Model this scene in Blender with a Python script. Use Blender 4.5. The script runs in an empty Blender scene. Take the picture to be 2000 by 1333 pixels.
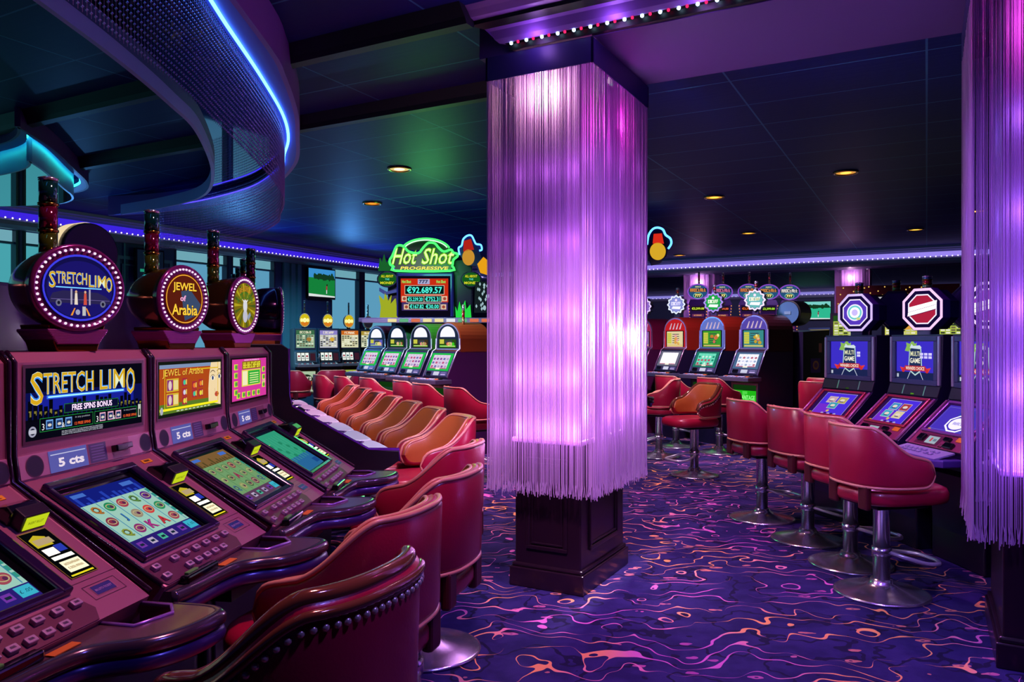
import bpy, bmesh, math, random
from math import sin, cos, pi, radians as R
from mathutils import Vector, Matrix
random.seed(11)
S = bpy.context.scene
COL = S.collection

# ------------------------------------------------------------------ camera
F_PX, CX, CY, CAM_H = 1500.0, 1000.0, 667.0, 1.4      # 2000 x 1333 frame
cam = bpy.data.cameras.new('camera')
cam.sensor_fit = 'HORIZONTAL'; cam.sensor_width = 36.0
cam.lens = 36.0*F_PX/2000.0
cam.clip_start = 0.05; cam.clip_end = 100
camo = bpy.data.objects.new('camera', cam); COL.objects.link(camo)
camo.location = (0, 0, CAM_H); camo.rotation_euler = (pi/2, 0, 0)
S.camera = camo

# ------------------------------------------------------------------ world and exposure
w = bpy.data.worlds.new('world'); S.world = w; w.use_nodes = True
w.node_tree.nodes['Background'].inputs[0].default_value = (0.03, 0.035, 0.30, 1)
w.node_tree.nodes['Background'].inputs[1].default_value = 0.16
S.view_settings.view_transform = 'Standard'; S.view_settings.look = 'None'
S.view_settings.exposure = 0.0; S.view_settings.gamma = 1.0
S.view_settings.use_curve_mapping = False
S.cycles.max_bounces = 6; S.cycles.diffuse_bounces = 3; S.cycles.glossy_bounces = 3
S.cycles.transmission_bounces = 3; S.cycles.transparent_max_bounces = 12
S.cycles.caustics_reflective = False; S.cycles.caustics_refractive = False
S.cycles.sample_clamp_indirect = 4.0

def spot(name, loc, target, color, power, angle=110, blend=0.6, radius=0.08):
    l = bpy.data.lights.new(name, 'SPOT'); l.color = color; l.energy = power
    l.spot_size = R(angle); l.spot_blend = blend; l.shadow_soft_size = radius
    o = bpy.data.objects.new(name, l); COL.objects.link(o); o.location = loc
    o.rotation_euler = (Vector(target)-Vector(loc)).to_track_quat('-Z', 'Y').to_euler()
    return o
def point(name, loc, color, power, radius=0.05):
    l = bpy.data.lights.new(name, 'POINT'); l.color = color; l.energy = power
    l.shadow_soft_size = radius
    o = bpy.data.objects.new(name, l); COL.objects.link(o); o.location = loc
    return o
# colour spotlights added under the ceiling as fill, without fixtures (x, depth, colour, power, target)
CEIL = 3.2
FILL_SPOTS = [
    ('purple_spot', (1.05, 3.0), (0.50, 0.20, 1.0), 170, (1.15, 4.1, 0)),
    ('purple_spot', (1.9, 5.6), (0.85, 0.25, 1.0), 150, (1.5, 5.2, 0.3)),
    ('blue_spot', (0.9, 1.2), (0.22, 0.18, 1.0), 150, (0.9, 2.9, 0)),
    ('magenta_spot', (-0.15, 2.1), (1.0, 0.36, 0.44), 155, (-0.75, 2.3, 0.8)),
    ('pink_spot', (0.05, 4.4), (1.0, 0.40, 0.62), 400, (-0.9, 5.2, 0.8)),
    ('pink_spot', (-0.5, 6.9), (1.0, 0.42, 0.75), 380, (-1.3, 7.6, 0.8)),
    ('white_spot', (0.9, 7.2), (1.0, 0.60, 0.95), 240, (1.1, 8.2, 0.3)),
    ('white_spot', (-1.6, 8.4), (0.9, 0.7, 1.0), 480, (-1.4, 9.6, 0.8)),
    ('white_spot', (2.0, 9.2), (1.0, 0.7, 1.0), 460, (2.6, 9.9, 0.8)),
    ('orange_spot', (0.95, 5.6), (1.0, 0.50, 0.45), 120, (0.9, 6.2, 0)),
    ('teal_spot', (-3.1, 11.2), (0.35, 0.75, 1.0), 420, (-3.1, 12.6, 0.9)),
    ('violet_spot', (4.3, 11.4), (0.8, 0.55, 1.0), 380, (4.3, 13.0, 1.2)),
    ('violet_spot', (5.5, 16.5), (0.7, 0.6, 1.0), 700, (7.5, 24, 1.5)),
    ('white_spot', (-0.75, 4.5), (0.95, 0.85, 1.0), 300, (-1.15, 5.2, 0.8), 70),
    ('lilac_spot', (0.1, 2.2), (0.95, 0.55, 0.98), 480, (0.2, 4.3, 0.8), 40),
    ('lilac_spot', (0.7, 0.9), (0.6, 0.40, 1.0), 120, (2.3, 3.2, 0.9), 40),
    ('violet_spot', (2.35, 3.5), (0.62, 0.22, 1.0), 95, (2.45, 4.6, 0.9)),
]
for n, (x, y), c, p, t, *a in FILL_SPOTS:
    spot(n, (x, y, CEIL-0.06), t, c, p, a[0] if a else 105, 0.8, 0.10)
# blue spots added inside the windows, standing in for daylight on the ceiling
for x, y, p in ((-5.6, 9.8, 18), (-4.45, 12.4, 100), (-3.2, 15.0, 140)):
    spot('window_fill', (x, y, 2.2), (x+2.2, y-1.2, 3.2), (0.10, 0.38, 1.0), p, 125, 0.8, 0.02)

# ------------------------------------------------------------------ materials
def lin(h):
    h = h.lstrip('#'); r = []
    for i in (0, 2, 4):
        c = int(h[i:i+2], 16)/255.0
        r.append(c/12.92 if c <= 0.04045 else ((c+0.055)/1.055)**2.4)
    return (r[0], r[1], r[2], 1.0)
_M = {}
def newmat(key):
    m = bpy.data.materials.new(key); m.use_nodes = True; m.node_tree.nodes.clear()
    nt = m.node_tree; out = nt.nodes.new('ShaderNodeOutputMaterial')
    return m, nt, out
def E(h, s=1.0, light=False):
    k = ('E', h, s, light)
    if k not in _M:
        m, nt, out = newmat('glow_'+h.strip('#'))
        e = nt.nodes.new('ShaderNodeEmission'); e.inputs[0].default_value = lin(h); e.inputs[1].default_value = s
        nt.links.new(e.outputs[0], out.inputs[0])
        m.cycles.emission_sampling = 'FRONT' if light else 'NONE'
        _M[k] = m
    return _M[k]
def P(h, rough=0.5, metal=0.0, coat=0.0, grain=0.0, scale=60.0, spec=0.5, sheen=0.0):
    k = ('P', h, rough, metal, coat, grain, scale, spec, sheen)
    if k not in _M:
        m, nt, out = newmat('mat_'+h.strip('#'))
        b = nt.nodes.new('ShaderNodeBsdfPrincipled'); nt.links.new(b.outputs[0], out.inputs[0])
        b.inputs['Base Color'].default_value = lin(h); b.inputs['Roughness'].default_value = rough
        b.inputs['Metallic'].default_value = metal; b.inputs['Coat Weight'].default_value = coat
        b.inputs['Coat Roughness'].default_value = 0.08
        b.inputs['Specular IOR Level'].default_value = spec
        if sheen: b.inputs['Sheen Weight'].default_value = sheen
        if grain:
            tc = nt.nodes.new('ShaderNodeTexCoord'); n = nt.nodes.new('ShaderNodeTexNoise')
            n.inputs['Scale'].default_value = scale; n.inputs['Detail'].default_value = 4
            nt.links.new(tc.outputs['Object'], n.inputs['Vector'])
            bp = nt.nodes.new('ShaderNodeBump'); bp.inputs['Strength'].default_value = grain
            bp.inputs['Distance'].default_value = 0.004
            nt.links.new(n.outputs['Fac'], bp.inputs['Height']); nt.links.new(bp.outputs[0], b.inputs['Normal'])
        _M[k] = m
    return _M[k]

BLACK = P('#08060c', 0.45)
GLOSSBLACK = P('#0a0810', 0.12, 0, 0.6)
CHROME = P('#e0dce8', 0.18, 0.9)
BRUSHED = P('#d4cedc', 0.22, 0.94)
SILVER = P('#a8a2b6', 0.3, 0.85)
GOLD = P('#b98a3c', 0.16, 1.0)
BRONZE = P('#8a6436', 0.16, 0.9, 0.4)
PLUM = P('#a05c80', 0.42, 0.25, 0, 0.05, 260)
PLUMLIGHT = P('#b87aa0', 0.40, 0.30, 0, 0.05, 260)
PLUMDARK = P('#55264a', 0.38, 0.3)
TRIM = P('#2c1030', 0.18, 0.3, 0.5)
REDLEATHER = P('#a21436', 0.32, 0, 0.15, 0.12, 140)
WELT = P('#d88c74', 0.35, 0, 0.15)
WELTGOLD = P('#7a4430', 0.12, 0.3, 0.6)
SKIRT = P('#4a0d16', 0.4)
TAN = P('#b4622e', 0.36, 0, 0.15, 0.10, 140)

# ------------------------------------------------------------------ mesh builder
_TXT = {}
def glyphs(s, bold=0.0, res=2):
    k = (s, bold, res)
    if k not in _TXT:
        c = bpy.data.curves.new('lettering', 'FONT'); c.body = s; c.size = 1.0
        c.align_x = 'CENTER'; c.align_y = 'CENTER'; c.resolution_u = res; c.offset = bold
        o = bpy.data.objects.new('lettering', c); COL.objects.link(o)
        dg = bpy.context.evaluated_depsgraph_get()
        me = o.evaluated_get(dg).to_mesh()
        vs = [(v.co.x, v.co.y) for v in me.vertices]; fs = [tuple(p.vertices) for p in me.polygons]
        o.evaluated_get(dg).to_mesh_clear()
        bpy.data.objects.remove(o); bpy.data.curves.remove(c)
        if vs:
            x0 = min(v[0] for v in vs); x1 = max(v[0] for v in vs); y0 = min(v[1] for v in vs); y1 = max(v[1] for v in vs)
        else: x0 = x1 = y0 = y1 = 0
        _TXT[k] = (vs, fs, (x0, x1, y0, y1))
    return _TXT[k]

class MB:
    def __init__(s):
        s.v = []; s.f = []; s.mi = []; s.sm = []; s.mats = []; s.M = Matrix.Identity(4)
    def mat(s, m):
        if m not in s.mats: s.mats.append(m)
        return s.mats.index(m)
    def add(s, vs, fs, m, smooth=False):
        b = len(s.v); i = s.mat(m); M = s.M
        s.v += [tuple(M @ Vector(p)) for p in vs]
        for f in fs:
            s.f.append(tuple(b+k for k in f)); s.mi.append(i); s.sm.append(smooth)
        return s
    def frombm(s, bm, m, smooth=False):
        bm.verts.index_update()
        s.add([v.co.copy() for v in bm.verts], [[v.index for v in f.verts] for f in bm.faces], m, smooth)
        bm.free(); return s
    def box(s, c, d, m, bev=0.0, seg=2):
        x, y, z = d[0]/2, d[1]/2, d[2]/2
        vs = [(c[0]+a*x, c[1]+b*y, c[2]+e*z) for a in (-1, 1) for b in (-1, 1) for e in (-1, 1)]
        fs = [(0, 1, 3, 2), (4, 6, 7, 5), (0, 4, 5, 1), (2, 3, 7, 6), (0, 2, 6, 4), (1, 5, 7, 3)]
        if not bev: return s.add(vs, fs, m)
        bm = bmesh.new(); bv = [bm.verts.new(p) for p in vs]
        for f in fs: bm.faces.new([bv[i] for i in f])
        bmesh.ops.bevel(bm, geom=bm.edges[:], offset=bev, segments=seg, affect='EDGES', profile=0.5)
        return s.frombm(bm, m)
    def prism(s, pts, vec, m, bev=0.0, smooth=False, seg=2):
        """pts: list of 3-D points of one planar outline, extruded by vec"""
        n = len(pts); v = Vector(vec)
        a = [Vector(p) for p in pts]; b = [p+v for p in a]
        nrm = Vector((0, 0, 0))
        for i in range(n): nrm += a[i].cross(a[(i+1) % n])
        if nrm.dot(v) > 0: a, b = list(reversed(a)), list(reversed(b))
        fs = [tuple(range(n)), tuple(range(2*n-1, n-1, -1))]
        fs += [((i+1) % n, i, n+i, n+(i+1) % n) for i in range(n)]
        if not bev: return s.add(a+b, fs, m, smooth)
        bm = bmesh.new(); bv = [bm.verts.new(p) for p in a+b]
        for f in fs: bm.faces.new([bv[i] for i in f])
        e = [ed for ed in bm.edges if len(ed.link_faces) == 2 and any(len(f.verts) > 4 or n == 4 for f in ed.link_faces)]
        bmesh.ops.bevel(bm, geom=e, offset=bev, segments=seg, affect='EDGES', profile=0.5, clamp_overlap=True)
        return s.frombm(bm, m, smooth)
    def side(s, prof, x0, x1, m, bev=0.0):
        """prof: (s, z) with s = distance towards the player (-y)"""
        return s.prism([(x0, -p[0], p[1]) for p in prof], (x1-x0, 0, 0), m, bev)
    def lathe(s, prof, n, m, smooth=True, c=(0, 0, 0)):
        vs = []; fs = []; rows = []
        for r, z in prof:
            if r < 1e-6:
                rows.append([len(vs)]*n); vs.append((c[0], c[1], c[2]+z))
            else:
                rows.append(list(range(len(vs), len(vs)+n)))
                for k in range(n):
                    a = 2*pi*k/n; vs.append((c[0]+r*cos(a), c[1]+r*sin(a), c[2]+z))
        for j in range(len(prof)-1):
            for k in range(n):
                k2 = (k+1) % n; q = []
                for i in (rows[j][k], rows[j][k2], rows[j+1][k2], rows[j+1][k]):
                    if i not in q: q.append(i)
                if len(q) > 2: fs.append(tuple(q))
        if prof[0][0] > 1e-6: fs.append(tuple(reversed(rows[0])))
        if prof[-1][0] > 1e-6: fs.append(tuple(rows[-1]))
        return s.add(vs, fs, m, smooth)
    def tube(s, path, r, m, n=8, closed=False, smooth=True):
        pts = [Vector(p) for p in path]; L = len(pts); vs = []; fs = []
        prev = None
        for i, p in enumerate(pts):
            t = (pts[(i+1) % L]-pts[i-1]) if closed or 0 < i < L-1 else (pts[1]-pts[0] if i == 0 else pts[-1]-pts[-2])
            if t.length < 1e-9: t = Vector((0, 0, 1))
            t.normalize()
            if prev is None:
                up = Vector((0, 0, 1)) if abs(t.z) < 0.9 else Vector((1, 0, 0))
                a = t.cross(up).normalized()
            else:
                a = (prev-t*prev.dot(t)); a = a.normalized() if a.length > 1e-6 else t.orthogonal().normalized()
            prev = a; b = t.cross(a)
            rr = r[i] if isinstance(r, (list, tuple)) else r
            for k in range(n):
                q = 2*pi*k/n; vs.append(p+a*(rr*cos(q))+b*(rr*sin(q)))
        for i in range(L if closed else L-1):
            i2 = (i+1) % L
            for k in range(n):
                k2 = (k+1) % n; fs.append((i*n+k, i*n+k2, i2*n+k2, i2*n+k))
        if not closed:
            fs.append(tuple(range(n-1, -1, -1))); fs.append(tuple((L-1)*n+k for k in range(n)))
        return s.add(vs, fs, m, smooth)
    def ball(s, c, r, m, nu=10, nv=6, sc=(1, 1, 1)):
        vs = [(c[0], c[1], c[2]+r*sc[2])]; fs = []
        for j in range(1, nv):
            a = pi*j/nv
            for k in range(nu):
                b = 2*pi*k/nu
                vs.append((c[0]+r*sc[0]*sin(a)*cos(b), c[1]+r*sc[1]*sin(a)*sin(b), c[2]+r*sc[2]*cos(a)))
        vs.append((c[0], c[1], c[2]-r*sc[2]))
        for k in range(nu): fs.append((0, 1+k, 1+(k+1) % nu))
        for j in range(nv-2):
            for k in range(nu):
                a = 1+j*nu+k; b = 1+j*nu+(k+1) % nu
                fs.append((a, a+nu, b+nu, b))
        e = len(vs)-1
        for k in range(nu): fs.append((e, 1+(nv-2)*nu+(k+1) % nu, 1+(nv-2)*nu+k))
        return s.add(vs, fs, m, True)
    # ---- flat artwork on a panel: x right, y up, h out of the panel
    def rect(s, x0, y0, x1, y1, h, m):
        return s.add([(x0, y0, h), (x1, y0, h), (x1, y1, h), (x0, y1, h)], [(0, 1, 2, 3)], m)
    def poly(s, pts, h, m):
        return s.add([(x, y, h) for x, y in pts], [tuple(range(len(pts)))], m)
    def disc(s, x, y, rx, h, m, ry=None, n=28, rot=0.0):
        ry = rx if ry is None else ry; c, d = cos(rot), sin(rot)
        return s.poly([(x+rx*cos(2*pi*k/n)*c-ry*sin(2*pi*k/n)*d, y+rx*cos(2*pi*k/n)*d+ry*sin(2*pi*k/n)*c) for k in range(n)], h, m)
    def ring(s, x, y, rx, ry, t, h, m, n=40, a0=0.0, a1=2*pi):
        vs = []; fs = []
        full = abs(a1-a0-2*pi) < 1e-6; N = n if full else n+1
        for k in range(N):
            a = a0+(a1-a0)*k/n
            vs += [(x+rx*cos(a), y+ry*sin(a), h), (x+(rx-t)*cos(a), y+(ry-t)*sin(a), h)]
        for k in range(n):
            k2 = (k+1) % N; fs.append((2*k, 2*k2, 2*k2+1, 2*k+1))
        return s.add(vs, fs, m)
    def frame(s, x0, y0, x1, y1, t, h, m):
        s.rect(x0, y0, x1, y0+t, h, m); s.rect(x0, y1-t, x1, y1, h, m)
        s.rect(x0, y0+t, x0+t, y1-t, h, m); s.rect(x1-t, y0+t, x1, y1-t, h, m); return s
    def bars(s, x0, y0, x1, y1, t, hh, m):
        """raised picture-frame of four bars"""
        for a in ((x0, y0, x1, y0+t), (x0, y1-t, x1, y1), (x0, y0+t, x0+t, y1-t), (x1-t, y0+t, x1, y1-t)):
            s.box(((a[0]+a[2])/2, (a[1]+a[3])/2, hh/2), (a[2]-a[0], a[3]-a[1], hh), m, min(hh, t)*0.28)
        return s
    def text(s, t, x, y, wd, ht, h, m, bold=0.0, rot=0.0, slant=0.0):
        """fit the lettering into a box wd x ht centred on x, y (wd None keeps proportions)"""
        vs, fs, (x0, x1, y0, y1) = glyphs(t, bold)
        if not vs or not fs: return s
        ky = ht/max(y1-y0, 1e-6); kx = ky if wd is None else wd/max(x1-x0, 1e-6)
        mx, my = (x0+x1)/2, (y0+y1)/2; c, d = cos(rot), sin(rot); q = []
        for a, b in vs:
            X = (a-mx)*kx+slant*(b-my)*ky; Y = (b-my)*ky
            q.append((x+X*c-Y*d, y+X*d+Y*c, h))
        return s.add(q, fs, m)
    def marks(s, x, y, wd, ht, h, m, n=6, seed=1, arc=0.0):
        """a row of small letter-like strokes too far away to read"""
        r = random.Random(seed*7+n); st = wd/n; k = st*0.24
        for i in range(n):
            cx = x-wd/2+st*(i+0.5); q = y-arc*((cx-x)/(wd/2))**2; a = st*0.40
            s.rect(cx-a, q-ht/2, cx-a+k, q+ht/2, h, m)
            if r.random() < 0.6: s.rect(cx+a-k, q-ht/2, cx+a, q+ht/2, h, m)
            for f in r.sample((0.0, 0.42, 0.84), 2): s.rect(cx-a+k, q-ht/2+ht*f, cx+a*0.8, q-ht/2+ht*(f+0.16), h, m)
        return s
    def build(s, name, parent=None, loc=None, rot=None):
        me = bpy.data.meshes.new(name); me.from_pydata(s.v, [], s.f)
        for m in s.mats: me.materials.append(m)
        if len(me.polygons) == len(s.mi):
            me.polygons.foreach_set('material_index', s.mi); me.polygons.foreach_set('use_smooth', s.sm)
        me.validate(); me.update()
        o = bpy.data.objects.new(name, me); COL.objects.link(o)
        if parent is not None: o.parent = parent
        if loc is not None: o.location = loc
        if rot is not None: o.rotation_euler = rot
        return o

def pm(s0, z0, s1, z1, x=0.0):
    """panel matrix in machine space: origin at (s0,z0), up towards (s1,z1)"""
    Y = Vector((0, -(s1-s0), z1-z0)).normalized(); X = Vector((1, 0, 0)); N = X.cross(Y)
    M = Matrix.Identity(4)
    for i in range(3): M[i][0] = X[i]; M[i][1] = Y[i]; M[i][2] = N[i]
    M[0][3] = x; M[1][3] = -s0; M[2][3] = z0
    return M
def thing(name, label, cat, loc=(0, 0, 0), yaw=0.0, group=None):
    o = bpy.data.objects.new(name, None); COL.objects.link(o)
    o.location = loc; o.rotation_euler = (0, 0, yaw); o['label'] = label; o['category'] = cat
    if group: o['group'] = group
    o.empty_display_size = 0.1
    return o
def tag(o, label, cat, group=None, kind=None):
    o['label'] = label; o['category'] = cat
    if group: o['group'] = group
    if kind: o['kind'] = kind
    return o
def struct(o): o['kind'] = 'structure'; return o
_KIDS = {}
def kids(o): return list(o.children)
def dup(root, loc=None, yaw=None, label=None, group=None):
    r = root.copy(); COL.objects.link(r)
    if loc is not None: r.location = loc
    if yaw is not None: r.rotation_euler = (0, 0, yaw)
    if label: r['label'] = label
    if group: r['group'] = group
    for ch in kids(root):
        c = ch.copy(); COL.objects.link(c); c.parent = r
        for g in kids(ch):
            d = g.copy(); COL.objects.link(d); d.parent = c
    return r
def face_yaw(nx, ny):        # yaw that turns the local front (-y) towards (nx, ny)
    return math.atan2(nx, -ny)
def at(px, py, z):           # the place at height z seen at a point of the photograph
    Z = (z-CAM_H)*F_PX/(CY-py); return Vector(((px-CX)/F_PX*Z, Z, z))
def bez(pts, n=8, closed=False):   # Catmull-Rom
    P_ = [Vector(p) for p in pts]; L = len(P_); out = []
    for i in range(L if closed else L-1):
        p0 = P_[i-1] if closed or i > 0 else P_[0]; p1 = P_[i]; p2 = P_[(i+1) % L]
        p3 = P_[(i+2) % L] if closed or i+2 < L else P_[-1]
        for k in range(n):
            t = k/n
            out.append(0.5*((2*p1)+(p2-p0)*t+(2*p0-5*p1+4*p2-p3)*t*t+(3*p1-p0-3*p2+p3)*t**3))
    if not closed: out.append(P_[-1])
    return out
U = Vector((0.4751, 0.8799, 0)); V = Vector((-0.8799, 0.4751, 0))     # the room's two directions
YAW_ROOM = math.atan2(U.y, U.x)-pi/2     # local +y along U

# ------------------------------------------------------------------ the room
def node_mat(name, build):
    m, nt, out = newmat(name); b = nt.nodes.new('ShaderNodeBsdfPrincipled')
    nt.links.new(b.outputs[0], out.inputs[0]); build(nt, b); return m
def nn(nt, t, **k):
    n = nt.nodes.new(t)
    for a, v in k.items(): setattr(n, a, v)
    return n
def math_(nt, op, a, b=None, c=None):
    n = nt.nodes.new('ShaderNodeMath'); n.operation = op
    for i, x in enumerate((a, b, c)):
        if x is None: continue
        if isinstance(x, (int, float)): n.inputs[i].default_value = x
        else: nt.links.new(x, n.inputs[i])
    return n.outputs[0]
def mix_(nt, fac, a, b):
    n = nt.nodes.new('ShaderNodeMix'); n.data_type = 'RGBA'
    if isinstance(fac, float): n.inputs[0].default_value = fac
    else: nt.links.new(fac, n.inputs[0])
    for i, x in ((6, a), (7, b)):
        if isinstance(x, tuple): n.inputs[i].default_value = x
        else: nt.links.new(x, n.inputs[i])
    return n.outputs[2]
def noise_(nt, vec, scale, detail=2.0, rough=0.5):
    n = nt.nodes.new('ShaderNodeTexNoise'); n.inputs['Scale'].default_value = scale
    n.inputs['Detail'].default_value = detail; n.inputs['Roughness'].default_value = rough
    nt.links.new(vec, n.inputs['Vector']); return n.outputs['Fac']
def ramp01(nt, x, a, b):
    n = nt.nodes.new('ShaderNodeMapRange'); n.interpolation_type = 'SMOOTHSTEP'
    nt.links.new(x, n.inputs[0]); n.inputs[1].default_value = a; n.inputs[2].default_value = b
    return n.outputs[0]
def carpet(nt, b):
    tc = nn(nt, 'ShaderNodeTexCoord'); mp = nn(nt, 'ShaderNodeMapping'); mp.inputs['Rotation'].default_value = (0, 0, R(-25))
    nt.links.new(tc.outputs['Object'], mp.inputs[0]); v = mp.outputs[0]
    sx = nn(nt, 'ShaderNodeSeparateXYZ'); nt.links.new(v, sx.inputs[0]); X, Y = sx.outputs[0], sx.outputs[1]
    # winding ribbons
    big = noise_(nt, v, 1.55, 1.0); small = noise_(nt, v, 4.2, 1.0)
    val = math_(nt, 'ADD', math_(nt, 'MULTIPLY', Y, 6.6), math_(nt, 'ADD', math_(nt, 'MULTIPLY', big, 4.0), math_(nt, 'MULTIPLY', small, 4.2)))
    fr = math_(nt, 'ABSOLUTE', math_(nt, 'SUBTRACT', math_(nt, 'FRACT', val), 0.5))
    wid = math_(nt, 'MULTIPLY', ramp01(nt, noise_(nt, v, 3.3, 2.0), 0.33, 0.72), 0.082)
    line = math_(nt, 'LESS_THAN', fr, wid)
    # little dashes between them
    mp2 = nn(nt, 'ShaderNodeMapping'); mp2.inputs['Scale'].default_value = (4.2, 9.5, 1); nt.links.new(v, mp2.inputs[0])
    vo = nn(nt, 'ShaderNodeTexVoronoi'); vo.inputs['Scale'].default_value = 1.0; nt.links.new(mp2.outputs[0], vo.inputs['Vector'])
    dd = math_(nt, 'ADD', vo.outputs['Distance'], math_(nt, 'MULTIPLY', noise_(nt, v, 22, 1.0), 0.25))
    dash = math_(nt, 'MULTIPLY', math_(nt, 'LESS_THAN', dd, 0.27), math_(nt, 'GREATER_THAN', dd, 0.17))
    # dark marbled ground
    gn = noise_(nt, v, 5.0, 3.0, 0.6)
    vein = math_(nt, 'LESS_THAN', math_(nt, 'ABSOLUTE', math_(nt, 'SUBTRACT', noise_(nt, v, 2.6, 3.0, 0.55), 0.5)), 0.013)
    ground = mix_(nt, ramp01(nt, gn, 0.35, 0.65), lin('#21194e'), lin('#302660'))
    ground = mix_(nt, vein, ground, lin('#161036'))
    warm = mix_(nt, ramp01(nt, noise_(nt, v, 1.1, 1.0), 0.40, 0.58), lin('#d468b4'), lin('#f4a462'))
    c = mix_(nt, math_(nt, 'MULTIPLY', dash, 0.8), ground, mix_(nt, 0.4, warm, lin('#a03a78')))
    c = mix_(nt, line, c, warm)
    nt.links.new(c, b.inputs['Base Color']); b.inputs['Roughness'].default_value = 0.85
    b.inputs['Specular IOR Level'].default_value = 0.15
    bp = nn(nt, 'ShaderNodeBump'); bp.inputs['Strength'].default_value = 0.35; bp.inputs['Distance'].default_value = 0.004
    nt.links.new(noise_(nt, v, 260, 2.0), bp.inputs['Height']); nt.links.new(bp.outputs[0], b.inputs['Normal'])
def tiles(nt, b):
    tc = nn(nt, 'ShaderNodeTexCoord'); br = nn(nt, 'ShaderNodeTexBrick'); br.offset = 0.0
    br.inputs['Scale'].default_value = 1.0; br.inputs['Brick Width'].default_value = 1.2; br.inputs['Row Height'].default_value = 0.6
    br.inputs['Mortar Size'].default_value = 0.007; br.inputs['Mortar Smooth'].default_value = 0.1
    nt.links.new(tc.outputs['Object'], br.inputs['Vector'])
    br.inputs['Color1'].default_value = lin('#0e1466'); br.inputs['Color2'].default_value = lin('#10186c'); br.inputs['Mortar'].default_value = lin('#3f78a8')
    nt.links.new(br.outputs['Color'], b.inputs['Base Color'])
    b.inputs['Roughness'].default_value = 0.5; b.inputs['Specular IOR Level'].default_value = 0.12
    mp = nn(nt, 'ShaderNodeMapping'); mp.inputs['Scale'].default_value = (1.2, 26, 1); nt.links.new(tc.outputs['Object'], mp.inputs[0])
    bp = nn(nt, 'ShaderNodeBump'); bp.inputs['Strength'].default_value = 0.10; bp.inputs['Distance'].default_value = 0.01
    nt.links.new(noise_(nt, mp.outputs[0], 1.0, 3.0), bp.inputs['Height']); nt.links.new(bp.outputs[0], b.inputs['Normal'])
CARPET = node_mat('patterned_carpet', carpet); TILES = node_mat('ceiling_tiles', tiles)
def slab(name, z0, z1, m, x0=-14, x1=18, y0=-9, y1=28):
    b = MB(); b.box(((x0+x1)/2, (y0+y1)/2, (z0+z1)/2), (x1-x0, y1-y0, z1-z0), m)
    o = b.build(name, None, (0, 0, 0), (0, 0, YAW_ROOM)); return struct(o)
slab('floor', -0.1, 0.0, CARPET); slab('ceiling', CEIL, CEIL+0.1, TILES)

# left wall with its row of windows; local x runs along the wall
WL0 = Vector((-6.11, 10.84, 0)); WYAW = math.atan2(U.y, U.x)
def wall_t(px):              # distance along the left wall of an image column
    q = (px-CX)/F_PX; return (q*WL0.y-WL0.x)/(U.x-q*U.y)
WALLBLUE = P('#3b4a86', 0.6); WALLDARK = P('#20265c', 0.55); WALLTRIM = P('#5f86a8', 0.5)
WINS = [(-9.0, wall_t(-120)), (wall_t(-112), wall_t(36)), (wall_t(48), wall_t(128)), (wall_t(166), wall_t(216)),
        (wall_t(343), wall_t(446)), (wall_t(454), wall_t(538)), (wall_t(648), wall_t(704)), (wall_t(712), wall_t(775))]
b = MB()
b.box((0, 0.16, 0.45), (24, 0.3, 0.9), WALLDARK); b.box((0, 0.16, 3.04), (24, 0.3, 0.32), WALLBLUE)
prev = -12.0
for a, c in WINS+[(12.0, 12.0)]:
    if a > prev: b.box(((prev+a)/2, 0.16, 1.89), (a-prev, 0.3, 1.98), WALLDARK if 5 < (prev+a)/2 < 8 else WALLBLUE)
    prev = c
# moulded panels on the plain stretches
for a, c in ((wall_t(226), wall_t(335)),):
    for k, t in ((0.0, 0.05), (0.09, 0.02)):
        for x0, x1, z0, z1 in ((a+k, c-k, 2.62-k, 2.62-k+t), (a+k, a+k+t, 1.0, 2.62-k), (c-k-t, c-k, 1.0, 2.62-k)):
            b.box(((x0+x1)/2, -0.008, (z0+z1)/2), (x1-x0, 0.03, z1-z0), WALLTRIM)
struct(b.build('wall_left', None, tuple(WL0), (0, 0, WYAW)))
for i, (a, c) in enumerate(WINS):
    b = MB(); b.M = pm(0, 0, 0, 1); zt = 2.86
    b.rect(a, 0.9, c, zt-0.16, -0.13, E('#5b9bbb' if i > 2 else '#47a2ac', 1.0, True))       # backlit blind
    b.rect(a, zt-0.16, c, zt, -0.10, E('#79b7c6', 0.8))
    for x in (a, c):
        b.box((x, (zt+0.9)/2, -0.07), (0.05, zt-0.9, 0.12), P('#16264c', 0.4))
    n_ = 2 if c-a > 1.2 else 1
    for k in range(1, n_): b.box((a+(c-a)*k/n_, (zt+0.9)/2, -0.09), (0.07, zt-0.9, 0.06), P('#16264c', 0.4))
    b.box(((a+c)/2, zt-0.17, -0.07), (c-a, 0.03, 0.06), WALLTRIM)
    struct(b.build('window_%d' % (i+1), None, tuple(WL0), (0, 0, WYAW)))
# teal pilaster beside the dark blue column
b = MB()
for p0, p1, d in ((552, 562, 0.05), (566, 574, 0.05), (577, 584, 0.07), (240, 243, .03)):
    a, c = wall_t(p0), wall_t(p1); b.box(((a+c)/2, -d/2+0.005, 1.45), (c-a, d, 2.9), P('#5a9fb4', 0.5))
struct(b.build('trim_1', None, tuple(WL0), (0, 0, WYAW)))

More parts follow.
